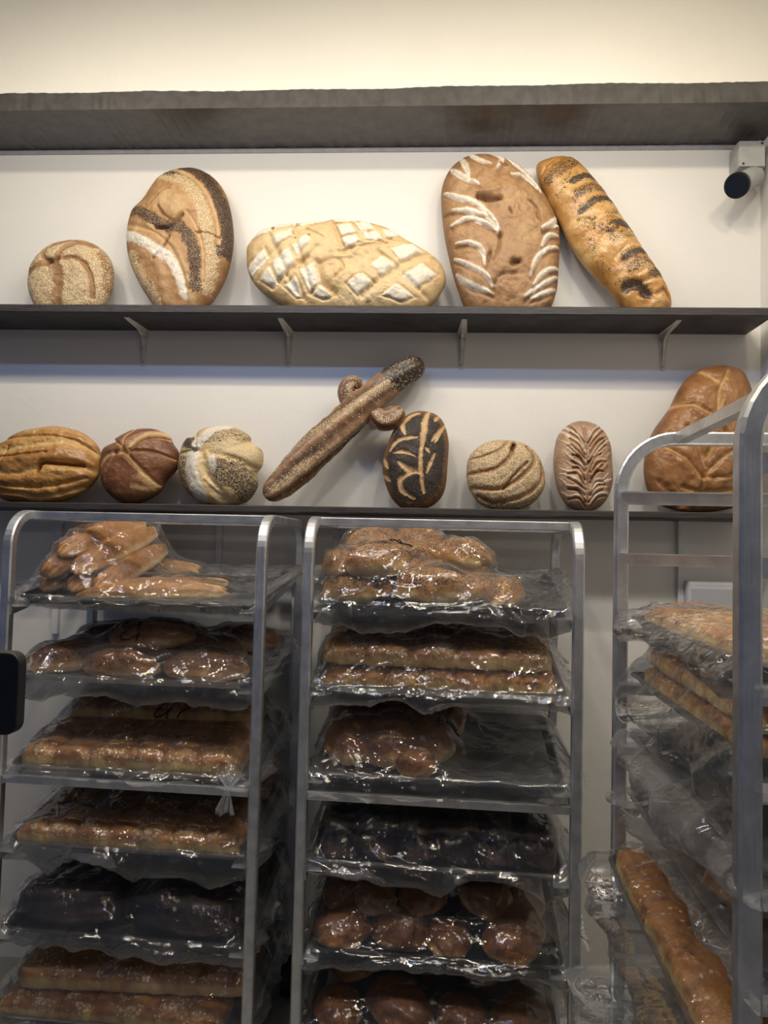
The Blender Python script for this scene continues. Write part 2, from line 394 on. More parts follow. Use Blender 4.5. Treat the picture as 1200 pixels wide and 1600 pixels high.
# ------------------------------------------------------------------ display loaves
def seg_dist(PX, PY, pts):
    d = np.full(PX.shape, 1e9); tt = np.zeros(PX.shape); tot = 0; L = []
    for i in range(len(pts)-1):
        L.append(math.hypot(pts[i+1][0]-pts[i][0], pts[i+1][1]-pts[i][1]))
    T = sum(L); acc = 0
    for i in range(len(pts)-1):
        ax, ay = pts[i]; bx, by = pts[i+1]; dx, dy = bx-ax, by-ay; q = dx*dx+dy*dy+1e-9
        t = np.clip(((PX-ax)*dx+(PY-ay)*dy)/q, 0, 1)
        dd = np.hypot(PX-ax-t*dx, PY-ay-t*dy); m = dd < d
        d = np.where(m, dd, d); tt = np.where(m, (acc+t*L[i])/T, tt); acc += L[i]
    return d, tt
def cr(pts, n=6):
    P = [pts[0]]+list(pts)+[pts[-1]]; out = []
    for i in range(1, len(P)-2):
        a, b, c, d = [np.array(q, float) for q in P[i-1:i+3]]
        for t in np.arange(n)/n: out.append(tuple(.5*((2*b)+(-a+c)*t+(2*a-5*b+4*c-d)*t*t+(-a+3*b-3*c+d)*t**3)))
    out.append(tuple(pts[-1])); return out
def quad_sd(PX, PY, q):
    q = np.array(q, float); a = 0
    for i in range(len(q)): a += q[i-1][0]*q[i][1]-q[i][0]*q[i-1][1]
    if a < 0: q = q[::-1]
    s = np.full(PX.shape, 1e9)
    for i in range(len(q)):
        x0, y0 = q[i-1]; x1, y1 = q[i]; l = math.hypot(x1-x0, y1-y0)
        s = np.minimum(s, ((x1-x0)*(PY-y0)-(y1-y0)*(PX-x0))/l)
    return s
def xf(pts, ox, oy, k): return [(ox+x/k, oy+y/k) for x, y in pts]
def loaf(name, label, outline, mat, T=.055, Y0=2.40, n=150, base=(0, 0, 0, .5), strokes=(), quads=(), rim=None, lump=.0025, lseed=0, fn=None, pw=2.4, back=.6, lean=6, cracks=.0022):
    O = smooth_closed(outline, 480)
    c = (O.max(0)+O.min(0))/2
    if fn and hasattr(fn, 'center'): c = np.array(fn.center)
    ang = np.unwrap(np.arctan2(O[:, 1]-c[1], O[:, 0]-c[0])); 
    if ang[-1] < ang[0]: O = O[::-1]; ang = np.unwrap(np.arctan2(O[:, 1]-c[1], O[:, 0]-c[0]))
    rad = np.hypot(O[:, 0]-c[0], O[:, 1]-c[1])
    od = np.argsort(ang % (2*math.pi)); A = (ang % (2*math.pi))[od]; Rr = rad[od]
    u = np.linspace(-1, 1, n); a, b = np.meshgrid(u, u, indexing='ij')
    with np.errstate(divide='ignore', invalid='ignore'):
        big = np.abs(a) > np.abs(b)
        r = np.where(big, a, b)
        ph = np.where(big, math.pi/4*np.where(a == 0, 0, b/np.where(a == 0, 1, a)), math.pi/2-math.pi/4*np.where(b == 0, 0, a/np.where(b == 0, 1, b)))
    X, Z = r*np.cos(ph), r*np.sin(ph); rr = np.hypot(X, Z); th = np.arctan2(Z, X) % (2*math.pi)
    Ro = np.interp(th, A, Rr, period=2*math.pi)
    rr_ = np.sin(np.clip(rr, 0, 1)*math.pi/2)*.35+rr*.65      # a little denser near the edge
    PX = c[0]+rr_*Ro*np.cos(th); PY = c[1]+rr_*Ro*np.sin(th)
    W = at_np(PX, PY, Y0)
    dome = np.clip(1-rr_**pw, 0, 1)**.5
    h = T*dome
    F, Se, Po, To = [np.full(PX.shape, float(v)) for v in base]
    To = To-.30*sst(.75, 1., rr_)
    lowf = fbm(PX/28+lseed, PY/28, lseed, 3); mid = fbm(PX/9, PY/9, lseed+3, 4)
    h = h+lump*(lowf*1.6+mid*.45+.22*fbm(PX/3.2, PY/3.2, lseed+8, 2))*np.sqrt(dome)
    crk = np.exp(-(fbm(PX/17+9, PY/17, lseed+30, 3)/.035)**2)*sst(-.1, .35, fbm(PX/30, PY/30, lseed+33, 2)); h = h-cracks*crk*np.sqrt(dome)
    wob = fbm(PX/7, PY/7, lseed+11, 3)
    for s in strokes:
        pts = cr(s['p']) if len(s['p']) > 2 else s['p']
        d, t = seg_dist(PX, PY, pts); wd = s['w']*(1-s.get('taper', 0)*np.abs(2*t-1)**2)*(1+.25*wob*s.get('wob', 1)) + 1e-3
        g = np.exp(-(d/wd)**2); e = 1-sst(.75, 1.25, d/wd)
        h = h+s.get('h', 0)*g*np.minimum(1, dome*2)
        if 'lip' in s: h = h+s['lip']*np.exp(-((d-1.6*wd)/(.6*wd))**2)
        if 'F' in s: F = F*(1-e)+e*s['F']
        if 'S' in s: Se = Se*(1-e)+e*s['S']
        if 'P' in s: Po = Po*(1-e)+e*s['P']
        if 't' in s: To = To*(1-g)+g*s['t']
    for q in quads:
        sd = quad_sd(PX+wob*1.2, PY+wob*1.0, q['q']); e = sst(-.8, 1.6, sd)
        h = h+q.get('h', 0)*sst(-1.5, 2.5, sd)-q.get('g', 0)*np.exp(-((sd+1.8)/1.6)**2)
        if 'F' in q: F = F*(1-e)+e*q['F']
        if 'S' in q: Se = Se*(1-e)+e*q['S']
        if 'P' in q: Po = Po*(1-e)+e*q['P']
        if 't' in q: To = To*(1-e)+e*q['t']
    if fn:
        r_ = fn(PX, PY, rr_, h, F, Se, Po, To, dome); h, F, Se, Po, To = r_
    h = np.where(rr >= .999, 0, h)
    Vf = W.copy(); Vf[..., 1] -= h
    sc = 1.0
    Vb = W.copy(); Vb[..., 1] += np.clip(T*back*dome, 0, None)
    idx_b = np.arange(n*n).reshape(n, n)+n*n
    edge = (np.abs(a) > .9999)|(np.abs(b) > .9999)
    V = np.concatenate([Vf.reshape(-1, 3), Vb.reshape(-1, 3)])
    mp = np.arange(2*n*n); mp[n*n:][edge.reshape(-1)] = np.arange(n*n)[edge.reshape(-1)]
    f1 = grid_faces(n, n, flip=False); f2 = mp[grid_faces(n, n, off=n*n, flip=True)]
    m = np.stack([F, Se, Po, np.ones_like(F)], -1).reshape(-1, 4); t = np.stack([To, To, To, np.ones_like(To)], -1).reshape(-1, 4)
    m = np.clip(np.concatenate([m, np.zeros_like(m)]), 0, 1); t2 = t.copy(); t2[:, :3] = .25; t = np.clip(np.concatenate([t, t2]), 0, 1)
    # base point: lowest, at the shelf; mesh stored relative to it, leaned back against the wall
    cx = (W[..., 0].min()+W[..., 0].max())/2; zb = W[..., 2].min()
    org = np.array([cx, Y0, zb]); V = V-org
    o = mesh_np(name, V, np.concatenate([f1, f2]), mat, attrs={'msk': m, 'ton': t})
    o.location = org; o.rotation_euler = (math.radians(-lean) if lean else 0, 0, 0)
    tag(o, label, 'bread')
    return o
rng = random.Random(5)

# 1 small swirled sesame round
loaf('sesame_round_loaf', 'small round loaf swirled with sesame bands, leftmost on the upper shelf',
     [(41, 430), (50, 402), (72, 380), (100, 371), (130, 372), (155, 385), (170, 405), (175, 432), (170, 460), (155, 485), (125, 500), (90, 500), (62, 488), (46, 462)],
     B_crumb, .060, strokes=[
         dict(p=[(84, 417), (70, 402), (78, 388), (98, 378), (118, 373)], w=4, h=-.009, S=0, t=.45),
         dict(p=[(95, 414), (103, 394), (125, 381), (148, 384)], w=5, h=-.008, S=0, t=.4),
         dict(p=[(106, 411), (124, 410), (142, 424), (150, 445), (150, 470)], w=4, h=-.010, S=0, t=.4),
         dict(p=[(96, 425), (101, 445), (98, 480)], w=9, h=-.006, S=0, t=.48),
         dict(p=[(82, 418), (64, 420), (47, 428)], w=6, h=-.008, S=0, t=.42),
         dict(p=[(158, 398), (170, 425), (168, 455)], w=5, h=-.003, S=.3, t=.3),
         dict(p=[(80, 416), (96, 412)], w=4, h=-.010, S=0, t=.1)], base=(0, .95, 0, .65), lseed=1)
# 2 tall oval with poppy, sesame and flour strands
loaf('strand_loaf', 'tall oval loaf banded with poppy seeds, sesame and a white flour streak',
     [(245, 262), (275, 250), (305, 252), (332, 270), (350, 300), (360, 345), (361, 385), (352, 430), (335, 465), (312, 490), (285, 498), (255, 492), (235, 470), (215, 440), (198, 400), (193, 360), (200, 325), (218, 300), (232, 278)],
     B_tan, .075, strokes=[
         dict(p=[(265, 262), (292, 262), (318, 280), (340, 312), (352, 345), (352, 395)], w=13, h=.004, P=.85, t=.25),
         dict(p=[(256, 272), (286, 285), (310, 312), (325, 345), (333, 385), (333, 415), (325, 455)], w=11, h=.004, S=.85, t=.55),
         dict(p=[(270, 260), (302, 280), (326, 310), (340, 350), (344, 385)], w=4, h=-.007, P=0, S=0, t=.85),
         dict(p=[(240, 290), (225, 315), (235, 335), (260, 350)], w=8, h=.0, t=.35),
         dict(p=[(205, 328), (228, 340), (252, 356), (272, 366)], w=9, h=.007, P=.8, t=.45),
         dict(p=[(286, 362), (302, 382), (312, 412), (313, 455)], w=10, h=.005, P=.8, t=.4),
         dict(p=[(296, 340), (312, 365), (322, 400), (322, 450)], w=3, h=-.007, P=0, S=0, t=.8),
         dict(p=[(200, 352), (232, 366), (252, 376), (272, 395), (288, 425), (298, 460)], w=3.5, h=-.007, t=.75, P=0),
         dict(p=[(196, 366), (222, 382), (248, 398), (272, 415), (288, 440), (296, 468)], w=8, h=.002, F=1, t=.7),
         dict(p=[(240, 362), (262, 380), (284, 405), (300, 440), (306, 480)], w=6, h=.003, F=0, t=.72),
         dict(p=[(208, 408), (222, 440), (242, 468), (256, 480)], w=11, h=.003, S=.85, t=.45),
         dict(p=[(250, 412), (262, 440), (266, 480)], w=9, h=.004, t=.68, S=0),
         dict(p=[(262, 318), (280, 330)], w=24, h=.010, t=.72, P=0, S=0),
         dict(p=[(238, 324), (258, 303), (268, 300)], w=1.3, h=-.012, t=.05), dict(p=[(252, 330), (262, 345), (276, 356)], w=1.6, h=-.010, t=.0),
         dict(p=[(250, 366), (272, 366), (292, 345)], w=2.2, h=-.014, t=.0), dict(p=[(272, 380), (258, 405), (247, 415)], w=1.6, h=-.010, t=.05),
         dict(p=[(312, 372), (345, 376)], w=1.5, h=-.008, t=.1)], base=(0, 0, 0, .5), lseed=2)
# 3 wide oval scored into floured diamonds
Q3 = [[(232,130),(340,122),(345,150),(232,175)],[(350,140),(440,112),(455,140),(375,170)],[(228,230),(325,178),(340,235),(250,285)],[(338,300),(410,228),(437,270),(360,345)],
[(85,375),(185,290),(212,345),(120,420)],[(232,370),(325,310),(352,380),(262,460)],[(160,440),(215,392),(265,480),(235,492)],[(375,425),(455,380),(485,480),(425,530)],
[(300,495),(355,455),(390,545),(360,550)],[(525,115),(600,105),(620,140),(550,153)],[(557,170),(630,157),(665,225),(590,250)],[(645,150),(715,122),(760,185),(685,215)],
[(587,262),(665,237),(688,285),(615,315)],[(690,215),(775,205),(805,262),(715,268)],[(610,105),(680,95),(700,112),(640,122)],[(790,185),(850,168),(880,215),(820,240)],
[(835,310),(950,255),(1010,300),(890,372)],[(735,400),(800,345),(868,395),(790,455)],[(620,495),(690,445),(745,490),(670,548)],[(895,450),(1000,370),(1075,420),(975,505)],
[(800,550),(870,492),(950,545),(900,570)],[(440,540),(490,500),(540,550),(500,565)],[(100,215),(160,160),(225,150),(200,200)]]
def g3(pts, w=4, h=-.009, t=.6): return dict(p=xf(pts, 360, 310, 3.333), w=w, h=h, t=t)
loaf('diamond_scored_loaf', 'wide pale oval loaf scored into white floured diamonds on the upper shelf',
     [(383, 395), (385, 378), (400, 360), (425, 350), (460, 345), (500, 343), (520, 338), (545, 341), (580, 344), (610, 355), (640, 375), (670, 392), (690, 410), (697, 435), (690, 455), (672, 478), (640, 494), (560, 499), (480, 496), (440, 478), (405, 452), (387, 425)],
     B_pale, .095, base=(.0, 0, 0, .62), lump=.004, lseed=3,
     quads=[dict(q=xf(q, 360, 310, 3.333), h=.0035, g=.0045, F=.95, t=.85) for q in Q3],
     strokes=[g3([(200, 200), (250, 300), (330, 480), (400, 560)]), g3([(340, 150), (350, 250), (400, 400), (440, 540)], 3), g3([(120, 400), (260, 300), (400, 200)], 3),
              g3([(230, 490), (380, 390), (470, 300)], 3), g3([(640, 110), (780, 280)], 3), g3([(540, 150), (600, 330)], 3), g3([(700, 550), (860, 410), (1040, 300)], 5, -.012),
              g3([(780, 330), (900, 440), (1020, 540)], 3.5), g3([(470, 380), (490, 480), (560, 540)], 5, -.012, .45), g3([(480, 390), (560, 370), (600, 420), (560, 470)], 3, -.008, .45),
              g3([(360, 210), (420, 170), (470, 140)], 2, -.006, .3), g3([(400, 180), (470, 230), (500, 250)], 1.6, -.005, .3), g3([(580, 330), (700, 300), (820, 270)], 2, -.007, .35),
              g3([(380, 375), (415, 350)], 3, -.008, .2), g3([(820, 240), (890, 250)], 2, -.006, .2), g3([(700, 250), (640, 350), (560, 360)], 2.5, .006, .7)])
# 4 tall oval with floured leaf slashes
def s4(pts, w=4.0): return dict(p=xf(pts, 670, 210, 3), w=w*.9, h=.0035, F=.9, t=.9, taper=.6, wob=.4)
def d4(pts, w=2.5, h=-.010, t=.25): return dict(p=xf(pts, 670, 210, 3), w=w, h=h, t=t, F=0)
sl = [[(150,85),(168,140),(187,215)],[(105,145),(155,210),(230,265)],[(190,65),(225,105),(290,140)],[(290,58),(345,95),(320,170)],[(360,75),(400,130),(475,190),(525,270)],[(385,200),(450,205),(510,260)],
[(75,270),(140,320),(230,365),(280,420)],[(110,370),(190,395),(275,425),(325,500)],[(105,445),(180,425),(250,455),(320,500)],[(125,535),(200,550),(245,590),(255,650)],[(120,600),(190,650),(260,700),(290,750)],
[(130,670),(190,735),(290,778)],[(615,370),(580,420),(525,480)],[(612,425),(560,450),(520,475)],[(605,480),(550,505),(520,560)],[(605,540),(540,570),(490,630),(465,700)],[(605,640),(530,680),(480,740)],
[(600,680),(530,730),(440,790)],[(590,740),(530,770),(470,795)],[(560,280),(600,330),(605,380)]]
loaf('leaf_slashed_loaf', 'large brown oval loaf fringed with curved floured slashes on the upper shelf',
     [(690, 290), (700, 258), (718, 238), (745, 228), (775, 230), (800, 238), (830, 262), (855, 298), (872, 335), (877, 365), (874, 420), (870, 455), (855, 487), (820, 500), (770, 503), (735, 494), (715, 450), (703, 405), (693, 350)],
     B_tan2, .095, base=(0, 0, 0, .52), lump=.0045, lseed=4,
     strokes=[d4([(x+4, y+20) for x, y in s], 3.0, -.008, .25) for s in sl]+[s4(s, 5.2 if i in (0, 1, 6, 7, 8) else 4.2) for i, s in enumerate(sl)]+
     [d4([(230, 325), (290, 345), (325, 345)], 3.5, -.030, .0), d4([(240, 310), (320, 300)], 5, .012, .5), dict(p=xf([(360, 270), (400, 330)], 670, 210, 3), w=22, h=.012, t=.55),
      d4([(385, 650), (410, 640)], 4, -.02, .0), d4([(500, 400), (505, 430)], 2, -.012, .1), d4([(340, 130), (365, 145)], 3, -.012, .1), d4([(370, 400), (378, 415)], 2, -.012, .1),
      d4([(325, 500), (320, 580), (290, 640)], 2), d4([(460, 340), (505, 380), (515, 440)], 2), d4([(280, 600), (270, 640)], 3, -.012, .1), d4([(300, 740), (330, 700), (400, 690)], 2), d4([(80, 380), (110, 385)], 3, -.01, .1)])
# 5 long rolled poppy loaf leaning to the left
def p5(pts, w=4, P=.95, h=.002, t=.45): return dict(p=xf(pts, 670, 210, 3), w=w*1.5, h=h, P=P, t=t)
def r5(pts, w=2.2, h=-.006, t=.85): return dict(p=xf(pts, 670, 210, 3), w=w, h=h, P=0, t=t)
def f5(PX, PY, rr, h, F, Se, Po, To, dome):
    ax = (PX-860)*.52+(PY-240)*.855
    spots = sst(.1, .5, fbm(PX/11, PY/11, 9, 3))*.35
    Po = np.maximum(Po, spots*(1-sst(.75, .95, rr))); h = h+.003*np.sin(ax/9)*dome
    To = To+.25*sst(.1, .9, np.sin(ax/9+1))*.6
    cx = ((PX-850)*.855-(PY-240)*.52)
    lower = sst(-22, -34, cx)                          # torn pale left flank
    To = To*(1-lower*.6)+.95*lower*.6
    return h, F, Se, Po, To
o5 = loaf('poppy_roll_loaf', 'long golden rolled loaf with poppy stripes leaning at the right of the upper shelf',
     [(842, 245), (855, 235), (885, 229), (905, 238), (935, 275), (965, 320), (985, 350), (1010, 395), (1030, 430), (1046, 455), (1049, 480), (1040, 497), (1000, 499), (975, 485), (955, 458), (925, 425), (900, 390), (886, 362), (875, 335), (858, 300), (845, 270)],
     B_gold, .075, Y0=2.395, base=(0, 0, 0, .5), lseed=5, fn=f5, lump=.003,
     strokes=[p5([(565, 205), (640, 150), (720, 100)], 6, .7), p5([(670, 235), (730, 205), (800, 205)], 4), p5([(690, 300), (780, 265), (850, 260)], 5, .7), p5([(710, 385), (780, 330), (880, 315)], 4),
              p5([(830, 480), (880, 440), (960, 440)], 5), p5([(800, 480), (850, 470)], 3, .5), p5([(900, 610), (960, 580), (1030, 570)], 4), p5([(930, 660), (1000, 620), (1070, 640)], 5, .7), p5([(1020, 680), (1090, 670)], 4, .8),
              p5([(850, 520), (950, 480)], 5, .5), r5([(530, 180), (580, 110), (660, 70)], 2, -.008, .2), r5([(560, 160), (640, 90)], 2, -.004, .3), r5([(760, 440), (830, 400), (900, 395)], 2.5), r5([(860, 610), (930, 545), (1010, 535)]), r5([(960, 690), (1030, 650)]),
              r5([(990, 720), (1090, 690), (1120, 740)], 3), r5([(760, 480), (740, 430), (690, 420)], 2.5, -.006, .7), dict(p=xf([(910, 740), (965, 735), (1010, 775)], 670, 210, 3), w=8, h=-.020, P=.9, t=.0), r5([(1050, 770), (1090, 750), (1120, 790)], 2, -.01, .1)])
# 6 ridged golden oval
def g6(pts, w=3.5, h=-.010, t=.62): return dict(p=xf(pts, 0, 540, 2.857), w=w, h=h, t=t)
loaf('ridged_oval_loaf', 'golden oval loaf with split lengthwise ridges, leftmost on the lower shelf',
     [(-22, 735), (-15, 705), (8, 685), (30, 672), (60, 666), (85, 664), (120, 672), (145, 690), (155, 710), (155, 735), (145, 755), (120, 775), (90, 784), (50, 786), (10, 782), (-15, 765)],
     B_gold, .075, base=(0, 0, 0, .42), lseed=6, lump=.003,
     strokes=[g6([(-10, 425), (120, 420), (250, 415), (360, 440), (440, 490)], 3), g6([(-10, 490), (100, 470), (260, 445), (380, 460), (435, 500)], 6, -.009, .8), g6([(-20, 560), (90, 590), (220, 560), (330, 545), (430, 570)], 6, -.010, .8),
              g6([(0, 510), (120, 505), (240, 490)], 2), g6([(0, 620), (100, 640), (250, 640), (400, 600)], 3, -.008, .45), g6([(0, 655), (120, 670), (200, 685), (300, 665), (380, 640)], 3, -.010, .7),
              g6([(205, 575), (225, 540), (300, 540), (390, 545)], 3.2, -.020, .05), g6([(230, 555), (320, 575), (380, 560)], 6, .006, .6), g6([(65, 460), (50, 500), (30, 560)], 1.3, -.008, .1), g6([(310, 385), (380, 405)], 1.6, -.01, .1),
              g6([(130, 390), (250, 375), (350, 395), (420, 440)], 5, .006, .55), g6([(-10, 540), (150, 520), (300, 510), (430, 535)], 7, .006, .32), g6([(0, 610), (150, 610), (300, 610), (410, 585)], 6, .006, .3)])
# 7 brown pumpkin-shaped loaf
def g7(pts, w=3, h=-.012, t=.95): return dict(p=xf(pts, 0, 540, 2.857), w=w, h=h, t=t, S=0, P=0, wob=.3)
loaf('pumpkin_loaf', 'reddish brown round loaf cut into petals with pale seams on the lower shelf',
     [(156, 715), (161, 700), (178, 690), (180, 683), (205, 670), (235, 668), (260, 678), (268, 692), (278, 708), (276, 730), (260, 750), (250, 768), (225, 784), (195, 787), (170, 772), (157, 748)],
     B_brown, .075, base=(0, 0, 0, .38), lseed=7, lump=.0025,
     strokes=[g7([(580, 490), (560, 460), (515, 430)], 2), g7([(570, 480), (570, 420), (600, 375)], 2), g7([(590, 480), (640, 420), (700, 395), (770, 405)], 6, -.012, .9), g7([(600, 478), (680, 430), (760, 425)], 1.5, -.01, .95),
              g7([(600, 488), (700, 490), (785, 515)], 2.2), g7([(590, 500), (650, 560), (720, 630)], 3), g7([(660, 590), (700, 640)], 7, -.004, .85), g7([(565, 492), (500, 500), (445, 545)], 4.5, -.010, .85),
              g7([(540, 495), (500, 560), (480, 640)], 3, -.006, .6), g7([(575, 488), (590, 495)], 4, -.01, .9), dict(p=xf([(620, 640), (670, 650)], 0, 540, 2.857), w=4, h=.0, t=.8)])
# 8 round petal loaf with mixed toppings
def z8(pts, w, **k): return dict(p=xf(pts, 0, 540, 2.857), w=w, **k)
loaf('mixed_seed_petal_loaf', 'round petal loaf with alternating poppy, sesame and flour wedges on the lower shelf',
     [(278, 735), (281, 700), (290, 684), (300, 682), (315, 668), (345, 663), (370, 668), (388, 680), (391, 690), (408, 703), (409, 725), (400, 740), (402, 760), (385, 784), (350, 791), (320, 786), (293, 770)],
     B_pale, .078, base=(0, 0, 0, .55), lseed=8, lump=.0025,
     strokes=[z8([(885, 470), (840, 430)], 11, P=.95, t=.2), z8([(900, 450), (960, 385), (1020, 360)], 8, F=1, t=.7), z8([(920, 455), (1010, 410), (1100, 400)], 11, P=.45, S=.6, t=.2, h=.004),
              z8([(920, 475), (1020, 470), (1130, 450)], 8, P=0, S=0, t=.8, h=-.006), z8([(1000, 490), (1080, 500), (1160, 510)], 16, S=.9, t=.5, h=.006), z8([(960, 500), (1060, 520), (1150, 560)], 5, S=0, t=.85, h=-.010),
              z8([(1000, 570), (1080, 600), (1110, 640)], 20, P=.75, S=.3, t=.2, h=.006), z8([(970, 520), (975, 570)], 6, F=.9), z8([(920, 500), (950, 600), (1010, 690)], 8, P=0, S=0, F=0, t=.8, h=-.010), z8([(940, 610), (990, 660)], 3, h=.006, t=.9),
              z8([(880, 510), (885, 600), (910, 680)], 10, F=1, h=.004), z8([(830, 530), (820, 600), (850, 670)], 13, P=.6, S=.4, t=.25, h=.004), z8([(850, 490), (810, 480)], 7, S=.8, P=.1, t=.5),
              z8([(890, 485), (790, 490)], 2, h=-.008, t=.5), z8([(890, 460), (880, 400)], 2, h=-.008, t=.8, P=0), z8([(885, 480), (893, 478)], 3, h=-.014, t=.1)])
# 10 poppy leaf oval
def s10(pts, w=2.8): return dict(p=xf(pts, 390, 540, 3.636), w=w, h=-.004, P=0, t=.95, taper=.5)
def f10(PX, PY, rr, h, F, Se, Po, To, dome):
    e = sst(.80, .97, rr); Po = Po*(1-.75*e); return h, F, Se, Po, To
loaf('poppy_leaf_loaf', 'oval loaf black with poppy seeds and cut with pale leaf veins, beside the baguette',
     [(598, 740), (600, 710), (612, 675), (628, 652), (650, 640), (675, 642), (692, 655), (701, 685), (700, 720), (695, 765), (680, 787), (655, 797), (630, 795), (610, 775)],
     B_tan, .075, base=(0, 0, 1.0, .30), lseed=10, fn=f10,
     strokes=[s10([(1020, 375), (995, 460), (980, 600)], 5), s10([(975, 590), (972, 720), (990, 850)], 3.6), s10([(965, 390), (910, 410), (870, 460), (885, 520)], 4.0), s10([(955, 540), (850, 555), (800, 610)], 3.2),
              s10([(820, 625), (880, 625), (940, 650)]), s10([(850, 680), (900, 725), (960, 745)], 4.4), s10([(930, 740), (860, 780), (870, 840), (940, 880)], 3.8), s10([(1075, 400), (1050, 440)]), s10([(1110, 455), (1080, 500), (1035, 560)], 3.2),
              s10([(1050, 630), (1020, 700), (1005, 740)]), s10([(765, 650), (790, 710)], 3), s10([(1000, 600), (1020, 625)]), s10([(800, 780), (760, 740)]), s10([(1080, 520), (1050, 570)], 2)])
# 11 sesame spiral round
def g11(pts, w=3.2, h=-.012, t=.5, S_=.15): return dict(p=xf(pts, 700, 540, 2.4), w=w, h=h, t=t, S=S_)
loaf('sesame_spiral_loaf', 'round loaf coated in sesame with spiral grooves, between oval loaves on the lower shelf',
     [(729, 740), (735, 710), (760, 690), (790, 686), (820, 692), (842, 712), (852, 742), (848, 768), (825, 791), (790, 797), (755, 791), (735, 768)],
     B_crumb, .075, base=(0, .92, 0, .6), lseed=12,
     strokes=[g11([(240, 380), (225, 430), (170, 475), (75, 490)]), g11([(295, 385), (320, 440), (260, 510), (180, 550), (90, 540)]), g11([(350, 440), (345, 510), (280, 570), (170, 595), (110, 570)]),
              g11([(85, 430), (130, 425), (190, 400), (220, 365)], 2, -.006), g11([(290, 450), (240, 500), (200, 550)], 2.2, -.010, .2), g11([(236, 395), (246, 380)], 4, -.022, .0, 0), dict(p=xf([(350, 560), (250, 610), (130, 590)], 700, 540, 2.4), w=6, h=0, t=.1)])
# 12 flour-veined oval
st = [dict(p=xf([(505, 310), (515, 430), (515, 590)], 700, 540, 2.4), w=2.2, h=-.006, t=.3)]
r12 = random.Random(3)
for i in range(13):
    y = 345+i*20+r12.uniform(-6, 6)
    for sgn in (-1, 1):
        sp = r12.uniform(.75, 1.1); ju = lambda: r12.uniform(-11, 11)
        a_ = (512+sgn*(4+abs(ju())), y+22+ju()); b_ = (512+sgn*34*sp, y-14+ju()); c_ = (512+sgn*66*sp, y-52+i*3+ju()); d_ = (512+sgn*92*sp, y-84+i*5+ju())
        st.append(dict(p=xf([a_, b_, c_, d_], 700, 540, 2.4), w=r12.uniform(1.0, 3.0), h=.0028, F=r12.uniform(.1, .95), t=.7, taper=.6))
        st.append(dict(p=xf([(p[0]+ju()*.3, p[1]+9) for p in (a_, b_, c_)], 700, 540, 2.4), w=1.5, h=-.007, F=0, t=.3))
loaf('flour_veined_loaf', 'brown oval loaf with a floured leaf pattern, just left of the tall rack',
     [(867, 740), (866, 715), (873, 680), (892, 660), (915, 655), (940, 665), (955, 690), (958, 720), (958, 755), (945, 785), (920, 799), (890, 793), (873, 768)],
     B_big, .062, base=(.22, 0, 0, .5), lseed=13, strokes=st, lump=.003)
# 13 big brown loaf behind the tall rack
def g13(pts, w=3.5, h=-.010, t=.8): return dict(p=xf(pts, 1000, 540, 2.4) if 0 else xf(pts, 700, 540, 2.4), w=w, h=h, t=t)
loaf('large_brown_loaf', 'very large brown loaf standing behind the tall rack at the right end',
     [(1008, 745), (1012, 700), (1025, 670), (1050, 635), (1066, 605), (1086, 580), (1115, 567), (1145, 565), (1168, 574), (1180, 600), (1186, 640), (1188, 700), (1184, 745), (1172, 780), (1140, 795), (1090, 801), (1050, 796), (1020, 780)],
     B_big, .085, Y0=2.395, base=(0, 0, 0, .46), lseed=14, lump=.004,
     strokes=[g13([(830, 230), (900, 235), (960, 270)], 4), g13([(1050, 100), (1010, 170), (990, 260)], 4), g13([(960, 100), (1000, 140)], 5), g13([(880, 320), (920, 400), (940, 480)], 3.5), g13([(800, 390), (870, 440), (920, 500)], 3),
              g13([(940, 500), (1010, 430), (1100, 380)], 4), g13([(950, 430), (975, 385), (990, 370)], 5, -.02, .9), g13([(930, 510), (1020, 505), (1100, 480)], 3), g13([(860, 540), (930, 560), (1050, 550)], 3),
              g13([(780, 520), (850, 590), (900, 615)], 4, -.008, .4), g13([(940, 490), (920, 560), (860, 610)], 3), g13([(1060, 430), (1060, 450)], 2, -.01, .05), g13([(1020, 350), (1000, 300)], 3, -.008, .3), g13([(850, 210), (910, 215)], 2, -.006, .3),
              g13([(760, 380), (850, 340), (900, 330)], 5, .006, .4)])
